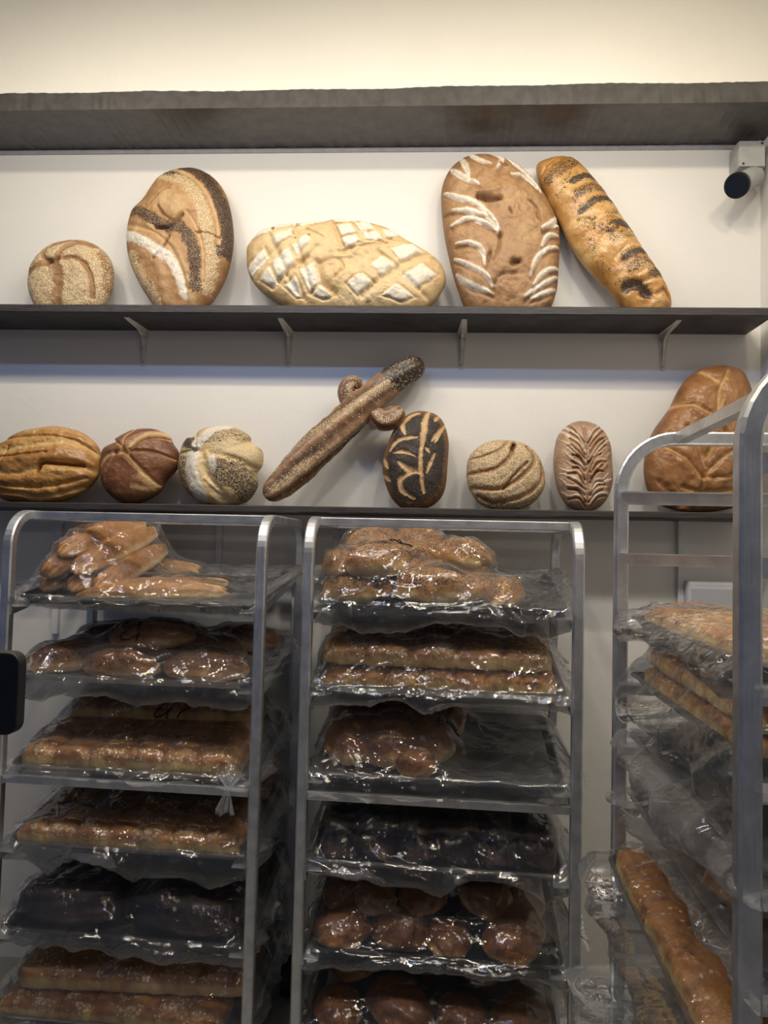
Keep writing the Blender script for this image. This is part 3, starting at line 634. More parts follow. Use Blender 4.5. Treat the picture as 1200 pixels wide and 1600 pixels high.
# 9 long crossed baguette with curled arms
def worm(name, ctr, rads, Y, mat, parent, org, flat=.75, seed=0, ns=150, nr=56, burnt=False, ridges=3):
    pts = cr(ctr, 12); rr = np.interp(np.linspace(0, 1, len(pts)), np.linspace(0, 1, len(rads)), rads)
    Pp = np.array(pts); s = np.r_[0, np.cumsum(np.hypot(*np.diff(Pp, axis=0).T))]; u = np.linspace(0, s[-1], ns)
    cx = np.interp(u, s, Pp[:, 0]); cy = np.interp(u, s, Pp[:, 1]); r = np.interp(u, s, rr)
    e = np.minimum(u, s[-1]-u)/np.clip(r, 1, None); r = r*np.sqrt(np.clip(1-(1-np.clip(e, 0, 1))**2, 1e-4, 1))
    tx = np.gradient(cx); ty = np.gradient(cy); l = np.hypot(tx, ty); nx, ny = -ty/l, tx/l
    Yv = np.interp(u, [0, s[-1]], Y) if isinstance(Y, (tuple, list)) else np.full(ns, Y)
    base = at_np(cx, cy, Yv) if 0 else np.array([list(at(a, b, y)) for a, b, y in zip(cx, cy, Yv)])
    side = np.array([list(at(a+p, b+q, y)-at(a, b, y)) for a, b, p, q, y in zip(cx, cy, nx, ny, Yv)])
    k = np.linspace(0, 2*math.pi, nr, endpoint=False); U, K = np.meshgrid(np.arange(ns), k, indexing='ij')
    sc = 2.4/FPX
    ridge = 1+.055*np.sin(K*ridges*2+u[U]*.02)+.05*fbm(u[U]/16, K*1.4, seed, 4)
    R2 = r[U]*ridge
    P = base[U]+side[U]*(R2*np.cos(K))[..., None]
    P[..., 1] -= R2*np.sin(K)*sc*flat*(1+0*K)
    stripe = sst(.0, .6, np.sin(K*ridges*1.3+u[U]*.03+1))*.9+.08
    To = .45+.25*np.sin(K*ridges*2+u[U]*.02)-.35*sst(.3, -.6, np.sin(K))
    if burnt: b = sst(.80, .87, u[U]/s[-1]+.05*fbm(u[U]/10, K, 3, 2)+.03*np.sin(K)); To = To*(1-b)-.3*b; stripe = stripe*(1-b)+.2*b; 
    m = np.stack([0*K, stripe*.62, 0*K, 1+0*K], -1); t = np.stack([To]*3+[1+0*K], -1)
    F = grid_faces(ns, nr, wrapy=True).tolist(); F.append(list(range(nr))); F.append([(ns-1)*nr+q for q in range(nr)][::-1])
    return mesh_np(name, P.reshape(-1, 3)-np.array(org), F, mat, parent, attrs={'msk': np.clip(m, 0, 1), 'ton': np.clip(t, 0, 1)})
org = at(425, 788, 2.36)
bag = empty('crossed_baguette', Vector(org)); tag(bag, 'long dark seeded baguette with a burnt tip and curled arms leaning diagonally', 'bread')
B_bag = bread_mat('seeded_baguette_crust', (.022, .010, .007), (.21, .105, .05), (.42, .25, .14), .45, seed_scale=300, coat=.1)
worm('baguette_body', [(414, 778), (445, 752), (480, 716), (520, 678), (560, 640), (600, 605), (636, 580), (662, 566)], [14, 22, 26, 26, 25, 24, 22, 20, 16], (2.34, 2.44), B_bag, bag, org, .95, 3, burnt=True)
worm('curled_arm', [(562, 634), (549, 628), (543, 614), (547, 602), (556, 600), (561, 607)], [13, 15, 15, 14, 12, 9], 2.41, B_bag, bag, org, .95, 8, 110, 40)
worm('curled_arm', [(580, 640), (598, 656), (614, 652), (628, 637)], [13, 17, 17, 13], 2.395, B_bag, bag, org, .95, 11, 90, 40)

# ------------------------------------------------------------------ security camera, junction box, perforated unit
p = at(1166, 252, WY-.03)
bm = bmesh.new(); box(bm, p.x-.045, p.x+.042, WY-.075, WY, p.z-.045, p.z+.045, .006)
t = empty('junction_box', Vector((p.x, WY, p.z))); tag(t, 'grey square junction box in the corner above the camera', 'junction box')
def rel(bm, name, mat, root, smooth=False):
    bmesh.ops.translate(bm, verts=bm.verts, vec=-root.matrix_world.translation); return bmo(name, bm, mat, root, smooth)
rel(bm, 'box_body', M_greybox, t)
bm = bmesh.new(); box(bm, p.x-.043, p.x+.040, WY-.079, WY-.0755, p.z-.043, p.z+.043, .002); rel(bm, 'lid', M_greybox, t)
for dx, dz in ((-.03, -.034), (.030, .034)):
    bm = bmesh.new(); cyl(bm, (p.x+dx, WY-.0785, p.z+dz), (p.x+dx, WY-.0805, p.z+dz), .004, n=14); rel(bm, 'screw', M_lens, t)
c0 = at(1153, 289, WY-.13); c1 = Vector((p.x+.012, WY-.05, p.z-.065))
t = empty('security_camera', c1); tag(t, 'small grey bullet camera hanging under the corner junction box', 'security camera')
d = (c0-c1).normalized()
bm = bmesh.new(); cyl(bm, c1-d*.01, c0, .034, n=40); rel(bm, 'camera_body', M_greybox, t, False)
bm = bmesh.new(); cyl(bm, c0-d*.002, c0+d*.012, .0395, n=40); rel(bm, 'sun_hood', M_blackplastic, t)
bm = bmesh.new(); cyl(bm, c0+d*.0105, c0+d*.0135, .034, n=40); cyl(bm, c0+d*.0135, c0+d*.0145, .014, n=30); rel(bm, 'lens', M_lens, t)
bm = bmesh.new(); cyl(bm, (c1.x, WY-.045, p.z-.0465), (c1.x, WY-.05, c1.z+.01), .014, n=20); rel(bm, 'mount', M_greybox, t)
bm = bmesh.new(); tube_pts(bm, [(p.x+.043, WY-.02, p.z+.02), (p.x+.055, WY-.02, p.z+.035), (XR-.012, WY-.02, p.z+.07), (XR-.008, WY-.03, p.z+.12)], .005, 10)
tag(bmo('camera_cable', bm, M_whiteplastic, smooth=True), 'short white cable leaving the junction box into the right corner', 'cable')
# perforated white unit on the wall
a = at(1073, 907, WY-.04); b = at(1150, 1003, WY-.04)
t = empty('wall_heater', Vector(((a.x+b.x)/2+.03, WY, b.z))); tag(t, 'white wall unit with a perforated grille behind the tall rack', 'wall unit')
bm = bmesh.new(); box(bm, a.x, XR-.05, WY-.05, WY, b.z, a.z, .010); rel(bm, 'housing', M_whiteplastic, t)
def perf_mat():
    m, nt, bb, o = nmat('perforated_grille'); co = tcoord(nt, (1, 1, 1)); v = N(nt, 'ShaderNodeTexVoronoi'); v.inputs['Scale'].default_value = 190; v.inputs['Randomness'].default_value = .0
    nt.links.new(co, v.inputs['Vector']); nt.links.new(ramp(nt, v.outputs['Distance'], [(.30, (.05, .05, .06)), (.36, (.66, .67, .70))]), bb.inputs['Base Color']); return m
bm = bmesh.new(); box(bm, a.x+.012, XR-.06, WY-.0515, WY-.050, b.z+.01, a.z-.025, .0003); rel(bm, 'grille', perf_mat(), t)
for k in (0, 1, 2, 3, 6, 7):
    bm = bmesh.new(); q = a.x+.035+k*.011; cyl(bm, (q, WY-.05, a.z-.013), (q, WY-.0515, a.z-.013), .0022, n=10); rel(bm, 'indicator_dot', M_bracket, t)
# dark device edge at the left
a = at(-40, 1018, .62); b = at(24, 1150, .62)
t = empty('display_screen', Vector((a.x, .64, b.z))); tag(t, 'black rounded edge of a display screen close by at the left', 'display')
bm = bmesh.new(); vs = box(bm, a.x-.06, b.x, .62, .634, b.z, a.z)
es = [e for e in bm.edges if abs(e.verts[0].co.y-e.verts[1].co.y) > .01]
bmesh.ops.bevel(bm, geom=es, offset=.010, segments=6, affect='EDGES', profile=.5)
es = [e for e in bm.edges if abs(e.verts[0].co.y-e.verts[1].co.y) < 1e-6]
bmesh.ops.bevel(bm, geom=es, offset=.0015, segments=2, affect='EDGES', profile=.5)
rel(bm, 'screen_body', M_blackplastic, t)
bm = bmesh.new(); cyl(bm, (a.x-.03, .640, b.z+.03), (a.x-.03, .640, 0.012), .009, n=16); cyl(bm, (a.x-.03, .66, 0.0), (a.x-.03, .66, .012), .12, .11, n=40); rel(bm, 'stand', M_blackplastic, t, False)

# ------------------------------------------------------------------ racks
TH = .042
CX = Vector((math.cos(TH), -math.sin(TH), 0)); EY = Vector((math.sin(TH), math.cos(TH), 0))
def frameM(o, X, Y): 
    Z = Vector((0, 0, 1)); return Matrix(((X.x, Y.x, 0, o[0]), (X.y, Y.y, 0, o[1]), (X.z, Y.z, 1, 0), (0, 0, 0, 1)))
W_, D_, TB = .70, .47, .0138
def u_frame(x, zt, r, L):
    bm = bmesh.new(); pts = [(x, 0, .150)]; pts += [(x, 0, .5+(zt-r-.5)*k/3) for k in range(4)]
    pts += [(x, r-r*math.cos(a), zt-r+r*math.sin(a)) for a in np.linspace(.12, math.pi/2, 10)]
    pts += [(x, L-r+r*math.sin(a), zt-r+r*math.cos(a)) for a in np.linspace(0, math.pi/2-.12, 10)]
    pts += [(x, L, zt-r-.05), (x, L, .150)]
    tube_pts(bm, pts, TB, square=True, up=Vector((1, 0, 0)))
    return bm
def ledge_bm(x, s, z, L, tilt):
    bm = bmesh.new(); dz = math.tan(tilt)*L
    prof = [(0, 0), (s*.040, 0), (s*.040, -.0025), (s*.0025, -.0025), (s*.0025, -.026), (0, -.026)]
    A = [bm.verts.new((x+u, -.004, z+v)) for u, v in prof]; B = [bm.verts.new((x+u, L+.004, z+dz+v)) for u, v in prof]
    bm.faces.new(A); bm.faces.new(B[::-1])
    for k in range(6): bm.faces.new((A[k], B[k], B[(k+1) % 6], A[(k+1) % 6]))
    return bm
def rack(M, zt, slots, tilt, label, rad=.085, bars=()):
    r = empty('sheet_pan_rack', M); tag(r, label, 'bread rack')
    for x in (0, W_): bmo('side_frame', u_frame(x, zt-TB, rad, D_), M_alu, r, False)
    for y in (rad+.005, D_-rad-.005):
        bm = bmesh.new(); box(bm, TB, W_-TB, y-.012, y+.012, zt-TB*2+.002, zt-.002, .002); bmo('crossbar', bm, M_alux, r)
    for (y, z) in bars:
        bm = bmesh.new(); box(bm, TB, W_-TB, y-.006, y+.010, z-.018, z+.004, .002); bmo('crossbar', bm, M_alux, r)
    for z in slots:
        for x, s in ((TB, 1), (W_-TB, -1)): bmo('ledge', ledge_bm(x, s, z, D_, tilt), M_alu, r)
    for x in (0, W_):
        for y in (0, D_):
            bm = bmesh.new(); cyl(bm, (x, y, .150), (x, y, .160), .030, n=24)
            box(bm, x-.024, x+.024, y-.022, y+.022, .140, .150, .002)
            for s in (-1, 1): box(bm, x+s*.020-.002, x+s*.020+.002, y-.018, y+.030, .055, .142)
            c = bmo('caster', bm, M_greybox, r)
            bm = bmesh.new(); cyl(bm, (x-.015, y+.012, .0625), (x+.015, y+.012, .0625), .0625, n=36)
            bmesh.ops.bevel(bm, geom=[e for e in bm.edges if abs(e.verts[0].co.x-e.verts[1].co.x) < 1e-6], offset=.004, segments=2, affect='EDGES')
            bmo('wheel', bm, M_rubber, c)
    return r
O1 = (-1.1287, 1.9367); O2 = (-.3105, 1.9391)
N3 = Vector((.3903, .922, 0)); Fa3 = N3+EY*W_
M1, M2 = frameM(O1, CX, EY), frameM(O2, CX, EY)
M3 = frameM((Fa3.x, Fa3.y), -EY, CX)          # local X runs towards the viewer
R1Z = [1.272, 1.064, .823, .622, .398, .172]; R2Z = [1.279, 1.062, .836, .612, .388, .180]; R3Z = [1.296, 1.178, 1.052, .928, .800, .545]
T12 = math.radians(10)
PH = .024       # pan height: rim above its ledge
rack(M1, 1.507, [z-PH-.001 for z in R1Z], T12, 'silver aluminium pan rack at the left holding bagged trays of bread', bars=((-.004, .795),))
rack(M2, 1.507, [z-PH-.001 for z in R2Z], T12, 'silver aluminium pan rack in the middle under the sesame spiral loaf', bars=((-.004, .785),))
rack(M3, 1.69, [1.557, 1.427]+[z-PH-.001 for z in R3Z]+[.66], 0, 'tall aluminium rack nearest the viewer at the right, turned sideways', rad=.115)

PL, PD = .655, .452
def pan_mesh(mat):
    n = 40
    def ring(off, z, rc):
        pts = []
        x0, x1, y0, y1 = -off, PL+off, -off, PD+off
        for (cx, cy, a0) in ((x1-rc, y1-rc, 0), (x0+rc, y1-rc, 90), (x0+rc, y0+rc, 180), (x1-rc, y0+rc, 270)):
            for k in range(7): a = math.radians(a0+15*k); pts.append((cx+rc*math.cos(a), cy+rc*math.sin(a), z))
        return pts
    R = [ring(-.022, .001, .02), ring(-.008, .0235, .028), ring(-.005, .0248, .03), ring(0, .024, .032), ring(.0005, .020, .032), ring(-.006, .0205, .03), ring(-.020, -.0, .02)]
    V = [p for r in R for p in r]; m = 28
    F = grid_faces(len(R), m, wrapy=True).tolist(); F.append(list(range(m))); F.append([(len(R)-1)*m+k for k in range(m)][::-1])
    me = bpy.data.meshes.new('sheet_pan'); me.from_pydata(V, [], F); me.materials.append(mat); me.update(); return me
pan_light, pan_dark = pan_mesh(M_pan), pan_mesh(M_pandark)
def trayM(M, z, tilt, dy=.006):
    return M @ Matrix.Translation((W_/2-PL/2, dy, z-PH)) @ Matrix.Rotation(tilt, 4, 'X')
RKNAME = {1: 'left', 2: 'middle', 3: 'right'}
TRAY = {}
ordn = ['topmost', 'second', 'third', 'fourth', 'fifth', 'sixth']
for rk, M, Z, tl in ((1, M1, R1Z, T12), (2, M2, R2Z, T12), (3, M3, R3Z, 0)):
    for i, z in enumerate(Z):
        dark = (rk, i) in ((1, 0), (2, 4), (3, 1), (3, 0), (2, 0), (1, 4))
        o = link(bpy.data.objects.new('sheet_pan', pan_dark if dark else pan_light)); T = trayM(M, z, tl)
        if rk == 3: T = M @ Matrix.Translation((W_/2-PL/2, -.030 if i == 4 else .012, z-PH))
        o.matrix_world = T; TRAY[(rk, i)] = T
        tag(o, '%s metal sheet pan, %s from the top of the %s rack' % ('dark' if dark else 'silver', ordn[i] if i else 'first', RKNAME[rk]), 'sheet pan', 'sheet pans in the racks')

# ------------------------------------------------------------------ bread in the bags
def blob_mesh(name, ax, ay, az, mat, seed, seeds=0, p=2.3, split=False, n1=56, n2=36, tor=0):
    u = np.linspace(0, 2*math.pi, n1, endpoint=False); v = np.linspace(-math.pi/2, math.pi/2, n2)
    U, Vv = np.meshgrid(u, v, indexing='ij')
    se = lambda w, e: np.sign(w)*np.abs(w)**e
    e = 2/p
    X = se(np.cos(Vv), e)*se(np.cos(U), e); Y = se(np.cos(Vv), e)*se(np.sin(U), e); Z = se(np.sin(Vv), .95)
    nz = fbm(X*1.6+seed*3.1, Y*1.6+Z*1.3, seed, 4)*(.10 if name == 'round_bun' else .085)
    r = 1+nz
    X, Y = X*r, Y*r*(1-.14*tor*np.abs(X)**2); Z = Z*(1+.7*nz)
    if split: Z = Z-.10*np.exp(-(Y/.09)**2)*(Z > 0)*(1-X*X).clip(0)
    Z = np.where(Z < 0, Z*.62, Z); Z = np.maximum(Z, -.50); Z = (Z+.5)/1.5
    To = .78-.55*sst(.25, .62, Z+.12*nz*5)+.0*Z
    if split: To = To+.35*np.exp(-(Y/.07)**2)*(Z > .5)
    Po = seeds*sst(.45, .8, Z); zero = 0*Po
    P = np.stack([X*ax, Y*ay, Z*az], -1)
    F = grid_faces(n1, n2, wrapx=True)
    me = bpy.data.meshes.new(name)
    me.from_pydata(P.reshape(-1, 3).tolist(), [], F.tolist()); me.polygons.foreach_set('use_smooth', [True]*len(me.polygons))
    for k, arr in (('msk', np.stack([zero, zero, Po, zero+1], -1)), ('ton', np.stack([To]*3+[zero+1], -1))):
        a = me.color_attributes.new(k, 'FLOAT_COLOR', 'POINT'); a.data.foreach_set('color', np.clip(arr, 0, 1).astype(np.float32).reshape(-1))
    me.materials.append(mat); me.update(); return me
def slab_mesh(name, Lx, Ly, H, nseg, mat, seed, crumb=0., rows=1, nx=180, nk=64):
    xs = np.linspace(-1, 1, nx); k = np.linspace(0, 2*math.pi, nk, endpoint=False)
    Xn, K = np.meshgrid(np.sign(xs)*np.abs(xs)**.85, k, indexing='ij')
    se = lambda w, e: np.sign(w)*np.abs(w)**e
    Yn = se(np.cos(K), .42); Zn = se(np.sin(K), .55)
    tap = np.clip(1-np.abs(Xn)**9, 0, 1)**.32
    seg = (Xn+1)/2*nseg; wob = .10*vn(seg*0+Yn*2, seg*0+seed, seed)
    fr = seg+wob; d = np.abs(fr-np.round(fr)); inner = (np.round(fr) > .5)&(np.round(fr) < nseg-.5)
    cre = np.exp(-(d/.07)**2)*inner
    domed = 1+.10*np.cos((fr-np.floor(fr)-.5)*math.pi)
    nz = fbm(Xn*Lx*14+seed, K*1.3, seed, 4)
    Z = np.where(Zn > 0, Zn*(.62*domed)*(1-.20*cre)*(1+.08*nz), Zn*.38)
    if rows > 1:
        rr = (Yn+1)/2*rows; dr = np.abs(rr-np.round(rr)); ir = (np.round(rr) > .5)&(np.round(rr) < rows-.5)
        Z = Z-np.where(Zn > 0, .11*np.exp(-(dr/.08)**2)*ir, 0)
    Yy = Yn*(1-.05*cre*(np.abs(np.cos(K)) > .5))*(1+.035*nz)
    Xx = Xn*Lx/2*(1+.01*nz)
    P = np.stack([Xx, Yy*Ly/2*(tap*.35+.65), (Z*(tap*.5+.5)+.38*(tap*.5+.5))*H], -1)
    side = sst(.62, .15, Zn)
    To = .30+.55*side*(1+.3*nz)-.06*cre+.12*fbm(Xn*Lx*20, Yn*3, seed+2, 3)
    Se = crumb*sst(.25, .5, Zn)*sst(-.1, .5, fbm(Xn*Lx*9, Yn*2.2, seed+5, 3))
    zero = 0*Se
    F = grid_faces(nx, nk, wrapy=True).tolist(); F.append(list(range(nk))); F.append([(nx-1)*nk+q for q in range(nk)][::-1])
    me = bpy.data.meshes.new(name); me.from_pydata(P.reshape(-1, 3).tolist(), [], F); me.polygons.foreach_set('use_smooth', [True]*len(me.polygons))
    for kk, arr in (('msk', np.stack([zero, Se, zero, zero+1], -1)), ('ton', np.stack([To]*3+[zero+1], -1))):
        a = me.color_attributes.new(kk, 'FLOAT_COLOR', 'POINT'); a.data.foreach_set('color', np.clip(arr, 0, 1).astype(np.float32).reshape(-1))
    me.materials.append(mat); me.update(); return me
OBST = {}
def put(key, me, name, x, y, z, rz, label, cat='bread', sc=(1, 1, 1), tilt=(0, 0), group=None, box_=None):
    """x, y, z in metres inside the pan; rz in degrees"""
    o = link(bpy.data.objects.new(name, me))
    L = Matrix.Translation((x, y, z+.0015)) @ Matrix.Rotation(math.radians(rz), 4, 'Z') @ Matrix.Rotation(math.radians(tilt[0]), 4, 'X') @ Matrix.Rotation(math.radians(tilt[1]), 4, 'Y') @ Matrix.Diagonal((*sc, 1))
    o.matrix_world = TRAY[key] @ L; tag(o, label, cat, group)
    co = np.empty(len(me.vertices)*3, dtype=np.float32); me.vertices.foreach_get('co', co); co = co.reshape(-1, 3)
    Ln = np.array(L); pts = co @ Ln[:3, :3].T+Ln[:3, 3]
    OBST.setdefault(key, []).append(pts)
    return o
def fsc(a, b, c): return (a, b, c)
bag_me = [blob_mesh('long_loaf', .20, .036, .062, B_roll, s, 0, 2.6, True, 80, 36, .8) for s in (3, 9)]
for k in range(2):
    pass
# left rack, top tray: heap of long loaves
sesame_long = [blob_mesh('long_loaf', .185, .037, .064, bread_mat('sesame_dusted_crust', (.27, .10, .022), (.58, .29, .08), (.82, .62, .32), .48, coat=.05), s, 0, 2.6, True, 90, 36, .7) for s in (21, 33)]
for me in sesame_long:
    a = me.color_attributes['msk'];
for (x, y, z, rz, tt, l) in ((.070, .215, .036, 84, -9, 'long golden loaf at the far left of the bottom layer'), (.150, .215, .036, 84, -9, 'long golden loaf in the middle of the bottom layer'), (.230, .225, .036, 80, -9, 'long golden loaf at the right of the bottom layer'),
                             (.105, .200, .090, 80, -10, 'long golden loaf on the left of the upper layer'), (.190, .210, .090, 74, -10, 'long golden loaf on the right of the upper layer'), (.150, .215, .128, 74, -7, 'long golden loaf topmost of the heap')):
    put((1, 0), sesame_long[int(x*100) % 2], 'long_loaf', x, y, z, rz, l+', left rack top bag', group='long loaves heaped in the top left bag', tilt=(0, tt))
put((1, 0), sesame_long[0], 'long_loaf', .20, .385, .004, 0, 'long golden loaf lying crosswise under the back of the heap, left rack top bag', sc=(.95, 1, .85))
put((1, 0), blob_mesh('thin_loaf', .21, .030, .052, B_roll, 5, 0, 2.6, True, 90, 32, .6), 'thin_loaf', .360, .065, .004, 11, 'thin golden loaf lying along the front of the left rack top bag', sc=(.98, 1, 1))
put((1, 0), bag_me[0], 'long_loaf', .330, .160, .004, 20, 'long pale loaf lying behind the thin loaf, left rack top bag', sc=(1, 1, .7))
# left rack, second tray: torpedo loaves
tor = [blob_mesh('torpedo_loaf', .115, .048, .075, B_bun, s, .25, 2.3, True, 64, 36, 1) for s in (41, 52)]
for (x, y, z, rz, i, l) in ((.105, .11, .004, 30, 0, 'brown torpedo loaf, front left in the left rack second bag'), (.265, .175, .004, 12, 1, 'brown torpedo loaf, centre of the left rack second bag'), (.275, .065, .004, -6, 0, 'flour-bottomed torpedo loaf, front centre in the left rack second bag'),
                            (.510, .075, .004, 0, 1, 'plump torpedo loaf, front right in the left rack second bag'), (.470, .20, .004, 8, 0, 'dark torpedo loaf, right side behind the plump one in the left rack second bag'), (.15, .31, .004, 20, 1, 'torpedo loaf at the back left of the left rack second bag'),
                            (.330, .33, .004, 4, 0, 'torpedo loaf at the back centre of the left rack second bag'), (.540, .34, .004, -6, 1, 'torpedo loaf at the back right of the left rack second bag'), (.33, .15, .062, 14, 1, 'torpedo loaf lying on top of the others in the left rack second bag')):
    put((1, 1), tor[i], 'torpedo_loaf', x, y, z, rz, l, group='torpedo loaves in the left rack')
# left rack slabs
s1 = slab_mesh('pull_apart_loaf', .60, .15, .060, 6, B_slab, 3, .5); s2 = slab_mesh('pull_apart_loaf', .60, .15, .060, 5, B_slab, 8, .2)
s3 = slab_mesh('pull_apart_loaf', .61, .135, .056, 7, B_slab, 13, .85)
put((1, 2), s1, 'pull_apart_loaf', .320, .090, .003, 1, 'segmented golden loaf along the front of the left rack third bag')
put((1, 2), s2, 'pull_apart_loaf', .325, .245, .003, -1, 'segmented golden loaf in the middle of the left rack third bag')
put((1, 2), s1, 'pull_apart_loaf', .335, .300, .058, 2, 'segmented golden loaf raised at the back of the left rack third bag', sc=(.95, 1, 1))
for y, l in ((.080, 'front'), (.222, 'middle'), (.366, 'back')):
    put((1, 3), s3, 'pull_apart_loaf', .325, y, .003, 0, 'crumb-topped segmented loaf, %s row in the left rack fourth bag' % l, group='crumb-topped loaves in the left rack')
pumpS = [blob_mesh('black_loaf', .16, .095, .105, B_pump, s, 0, 2.8, False, 64, 40, .5) for s in (61, 64)]
for (x, y, rz, i, l) in ((.16, .12, 8, 0, 'black bread loaf, front left'), (.47, .115, -4, 1, 'black bread loaf, front right'), (.18, .33, 3, 1, 'black bread loaf, back left'), (.49, .33, 0, 0, 'black bread loaf, back right')):
    put((1, 4), pumpS[i], 'black_loaf', x, y, .003, rz, l+' in the left rack fifth bag', group='black loaves in the left rack')
s4_ = slab_mesh('pull_apart_loaf', .62, .13, .066, 5, B_slab, 23, .35)
put((1, 5), s3, 'pull_apart_loaf', .30, .075, .003, 0, 'segmented loaf at the bottom front of the left rack lowest bag')
put((1, 5), s4_, 'pull_apart_loaf', .325, .215, .003, 0, 'segmented loaf at the bottom middle of the left rack lowest bag')
put((1, 5), s4_, 'pull_apart_loaf', .335, .12, .060, 3, 'long golden loaf across the middle layer of the left rack lowest bag')
put((1, 5), s2, 'pull_apart_loaf', .36, .22, .118, 2, 'long golden loaf topmost in the left rack lowest bag')
# middle rack, top tray: poppy rolls
pr = [blob_mesh('poppy_roll', .085, .055, .082, B_roll, s, .5, 2.2, True, 64, 40, .8) for s in (71, 75, 79)]
for (x, y, z, rz, i, sc, l) in ((.075, .085, .004, 8, 0, .92, 'bottom front left'), (.175, .165, .004, 75, 1, .90, 'bottom, behind the front left one'), (.045, .155, .068, 82, 2, .95, 'stacked at the far left'), (.150, .125, .074, 28, 1, 1.12, 'stacked second from the left'), (.300, .090, .004, -10, 2, 1.25, 'large one at the bottom front centre'),
                               (.425, .160, .004, 35, 0, .95, 'bottom, right of the large centre one'), (.500, .105, .004, 80, 1, .92, 'upright-facing at the bottom front right'), (.265, .215, .070, 62, 0, 1.0, 'stacked behind the large centre one'), (.375, .250, .075, -18, 1, 1.05, 'topmost at the right'), (.120, .285, .095, 35, 0, 1.1, 'topmost at the left'),
                               (.245, .345, .095, 5, 2, 1.0, 'at the back of the heap'), (.380, .365, .004, 10, 2, 1.0, 'bottom back right'), (.220, .300, .004, 45, 0, 1.0, 'bottom back centre'), (.07, .30, .004, 80, 2, 1.0, 'bottom back left')):
    put((2, 0), pr[i], 'poppy_roll', x, y, z, rz, 'golden poppy-seeded roll, %s, middle rack top bag' % l, sc=(sc, sc, sc*.98), group='poppy rolls in the middle rack top bag')
# middle rack, second tray: two slabs
sA = slab_mesh('pull_apart_loaf', .615, .30, .058, 5, B_slab, 33, .75, 2); sB = slab_mesh('pull_apart_loaf', .62, .33, .050, 7, B_slab, 37, .45, 2)
put((2, 1), sB, 'pull_apart_slab', .325, .185, .003, 0, 'golden segmented slab under another in the middle rack second bag')
put((2, 1), sA, 'pull_apart_slab', .315, .200, .053, .5, 'golden crumb-topped slab lying on another slab in the middle rack second bag')
# middle rack, third tray
bn = [blob_mesh('round_bun', .064, .058, .062, B_bun, s, 0, 2.2, False, 60, 40) for s in (81, 84, 88, 91)]
for (x, y, z, rz, i, s, l) in ((.085, .13, .004, 0, 0, 1.15, 'front left'), (.195, .13, .004, 40, 1, 1.25, 'second from the left'), (.30, .15, .004, 80, 2, 1.2, 'third from the left'), (.09, .27, .01, 10, 3, 1.25, 'back left'), (.22, .29, .01, 60, 2, 1.3, 'back centre'), (.27, .05, .004, 20, 3, .8, 'small one at the very front'), (.33, .31, .01, 60, 0, 1.2, 'back right')):
    put((2, 2), bn[i], 'round_bun', x, y, z, rz, 'tall brown bun, %s, in the half-empty middle rack third bag' % l, sc=(s, s, s*1.5), group='tall buns in the middle rack third bag')
# middle rack, fourth tray: row of dark loaves
dk = [blob_mesh('black_loaf', .056, .175, .098, B_pump, s, 0, 3.6, False, 48, 48) for s in (95, 99)]
for k in range(6):
    put((2, 3), dk[k % 2], 'black_loaf', .062+k*.106, .20, .003, 0, 'black bread loaf, %s, middle rack fourth bag' % ('leftmost of six', 'second of six from left', 'third of six from left', 'fourth of six from left', 'fifth of six from left', 'rightmost of six')[k], group='row of black loaves in the middle rack')
# middle rack, fifth and sixth trays: round buns
hr = random.Random(8)
def heap(key, spots, rn):
    for (x, y, z, i, s, l) in spots:
        put(key, bn[i], 'round_bun', x, y, z, (i*70+x*400) % 360, 'brown round bun, %s, %s' % (l, rn), sc=(s*1.03, s*.95, s*.98), tilt=(hr.uniform(-16, 16)*(z > .01), hr.uniform(-16, 16)*(z > .01)), group='round buns, '+rn)
heap((2, 4), [(.085, .075, .003, 0, 1.2, 'bottom front left'), (.235, .085, .003, 1, 1.15, 'bottom front, second from left'), (.365, .07, .003, 2, 1.05, 'bottom front, third from left'), (.535, .085, .003, 3, 1.45, 'bottom front right'),
              (.075, .215, .003, 2, 1.2, 'bottom behind the front left one'), (.160, .155, .052, 3, 1.1, 'middle layer left'), (.300, .160, .052, 0, 1.15, 'middle layer, second from left'), (.455, .165, .056, 1, 1.25, 'middle layer right'), (.56, .24, .004, 1, 1.2, 'bottom behind the front right one'),
              (.105, .245, .098, 1, 1.1, 'top left'), (.225, .250, .104, 2, 1.2, 'top, second from left'), (.370, .250, .106, 3, 1.3, 'top, third from left'), (.515, .270, .100, 0, 1.25, 'top right'), (.20, .36, .02, 3, 1.3, 'back left'), (.42, .37, .02, 1, 1.3, 'back right')], 'middle rack fifth bag')
heap((2, 5), [(.075, .075, .003, 1, 1.1, 'front left'), (.235, .095, .003, 3, 1.45, 'front, second from left'), (.40, .075, .003, 2, 1.2, 'front, third from left'), (.555, .09, .003, 0, 1.2, 'front right'),
              (.11, .21, .055, 2, 1.3, 'upper layer left'), (.29, .22, .065, 0, 1.35, 'upper layer, second from left'), (.47, .215, .06, 1, 1.3, 'upper layer, third from left'), (.58, .33, .02, 3, 1.2, 'back right'), (.25, .36, .03, 1, 1.3, 'back left'), (.42, .37, .03, 2, 1.3, 'back centre')], 'middle rack lowest bag')
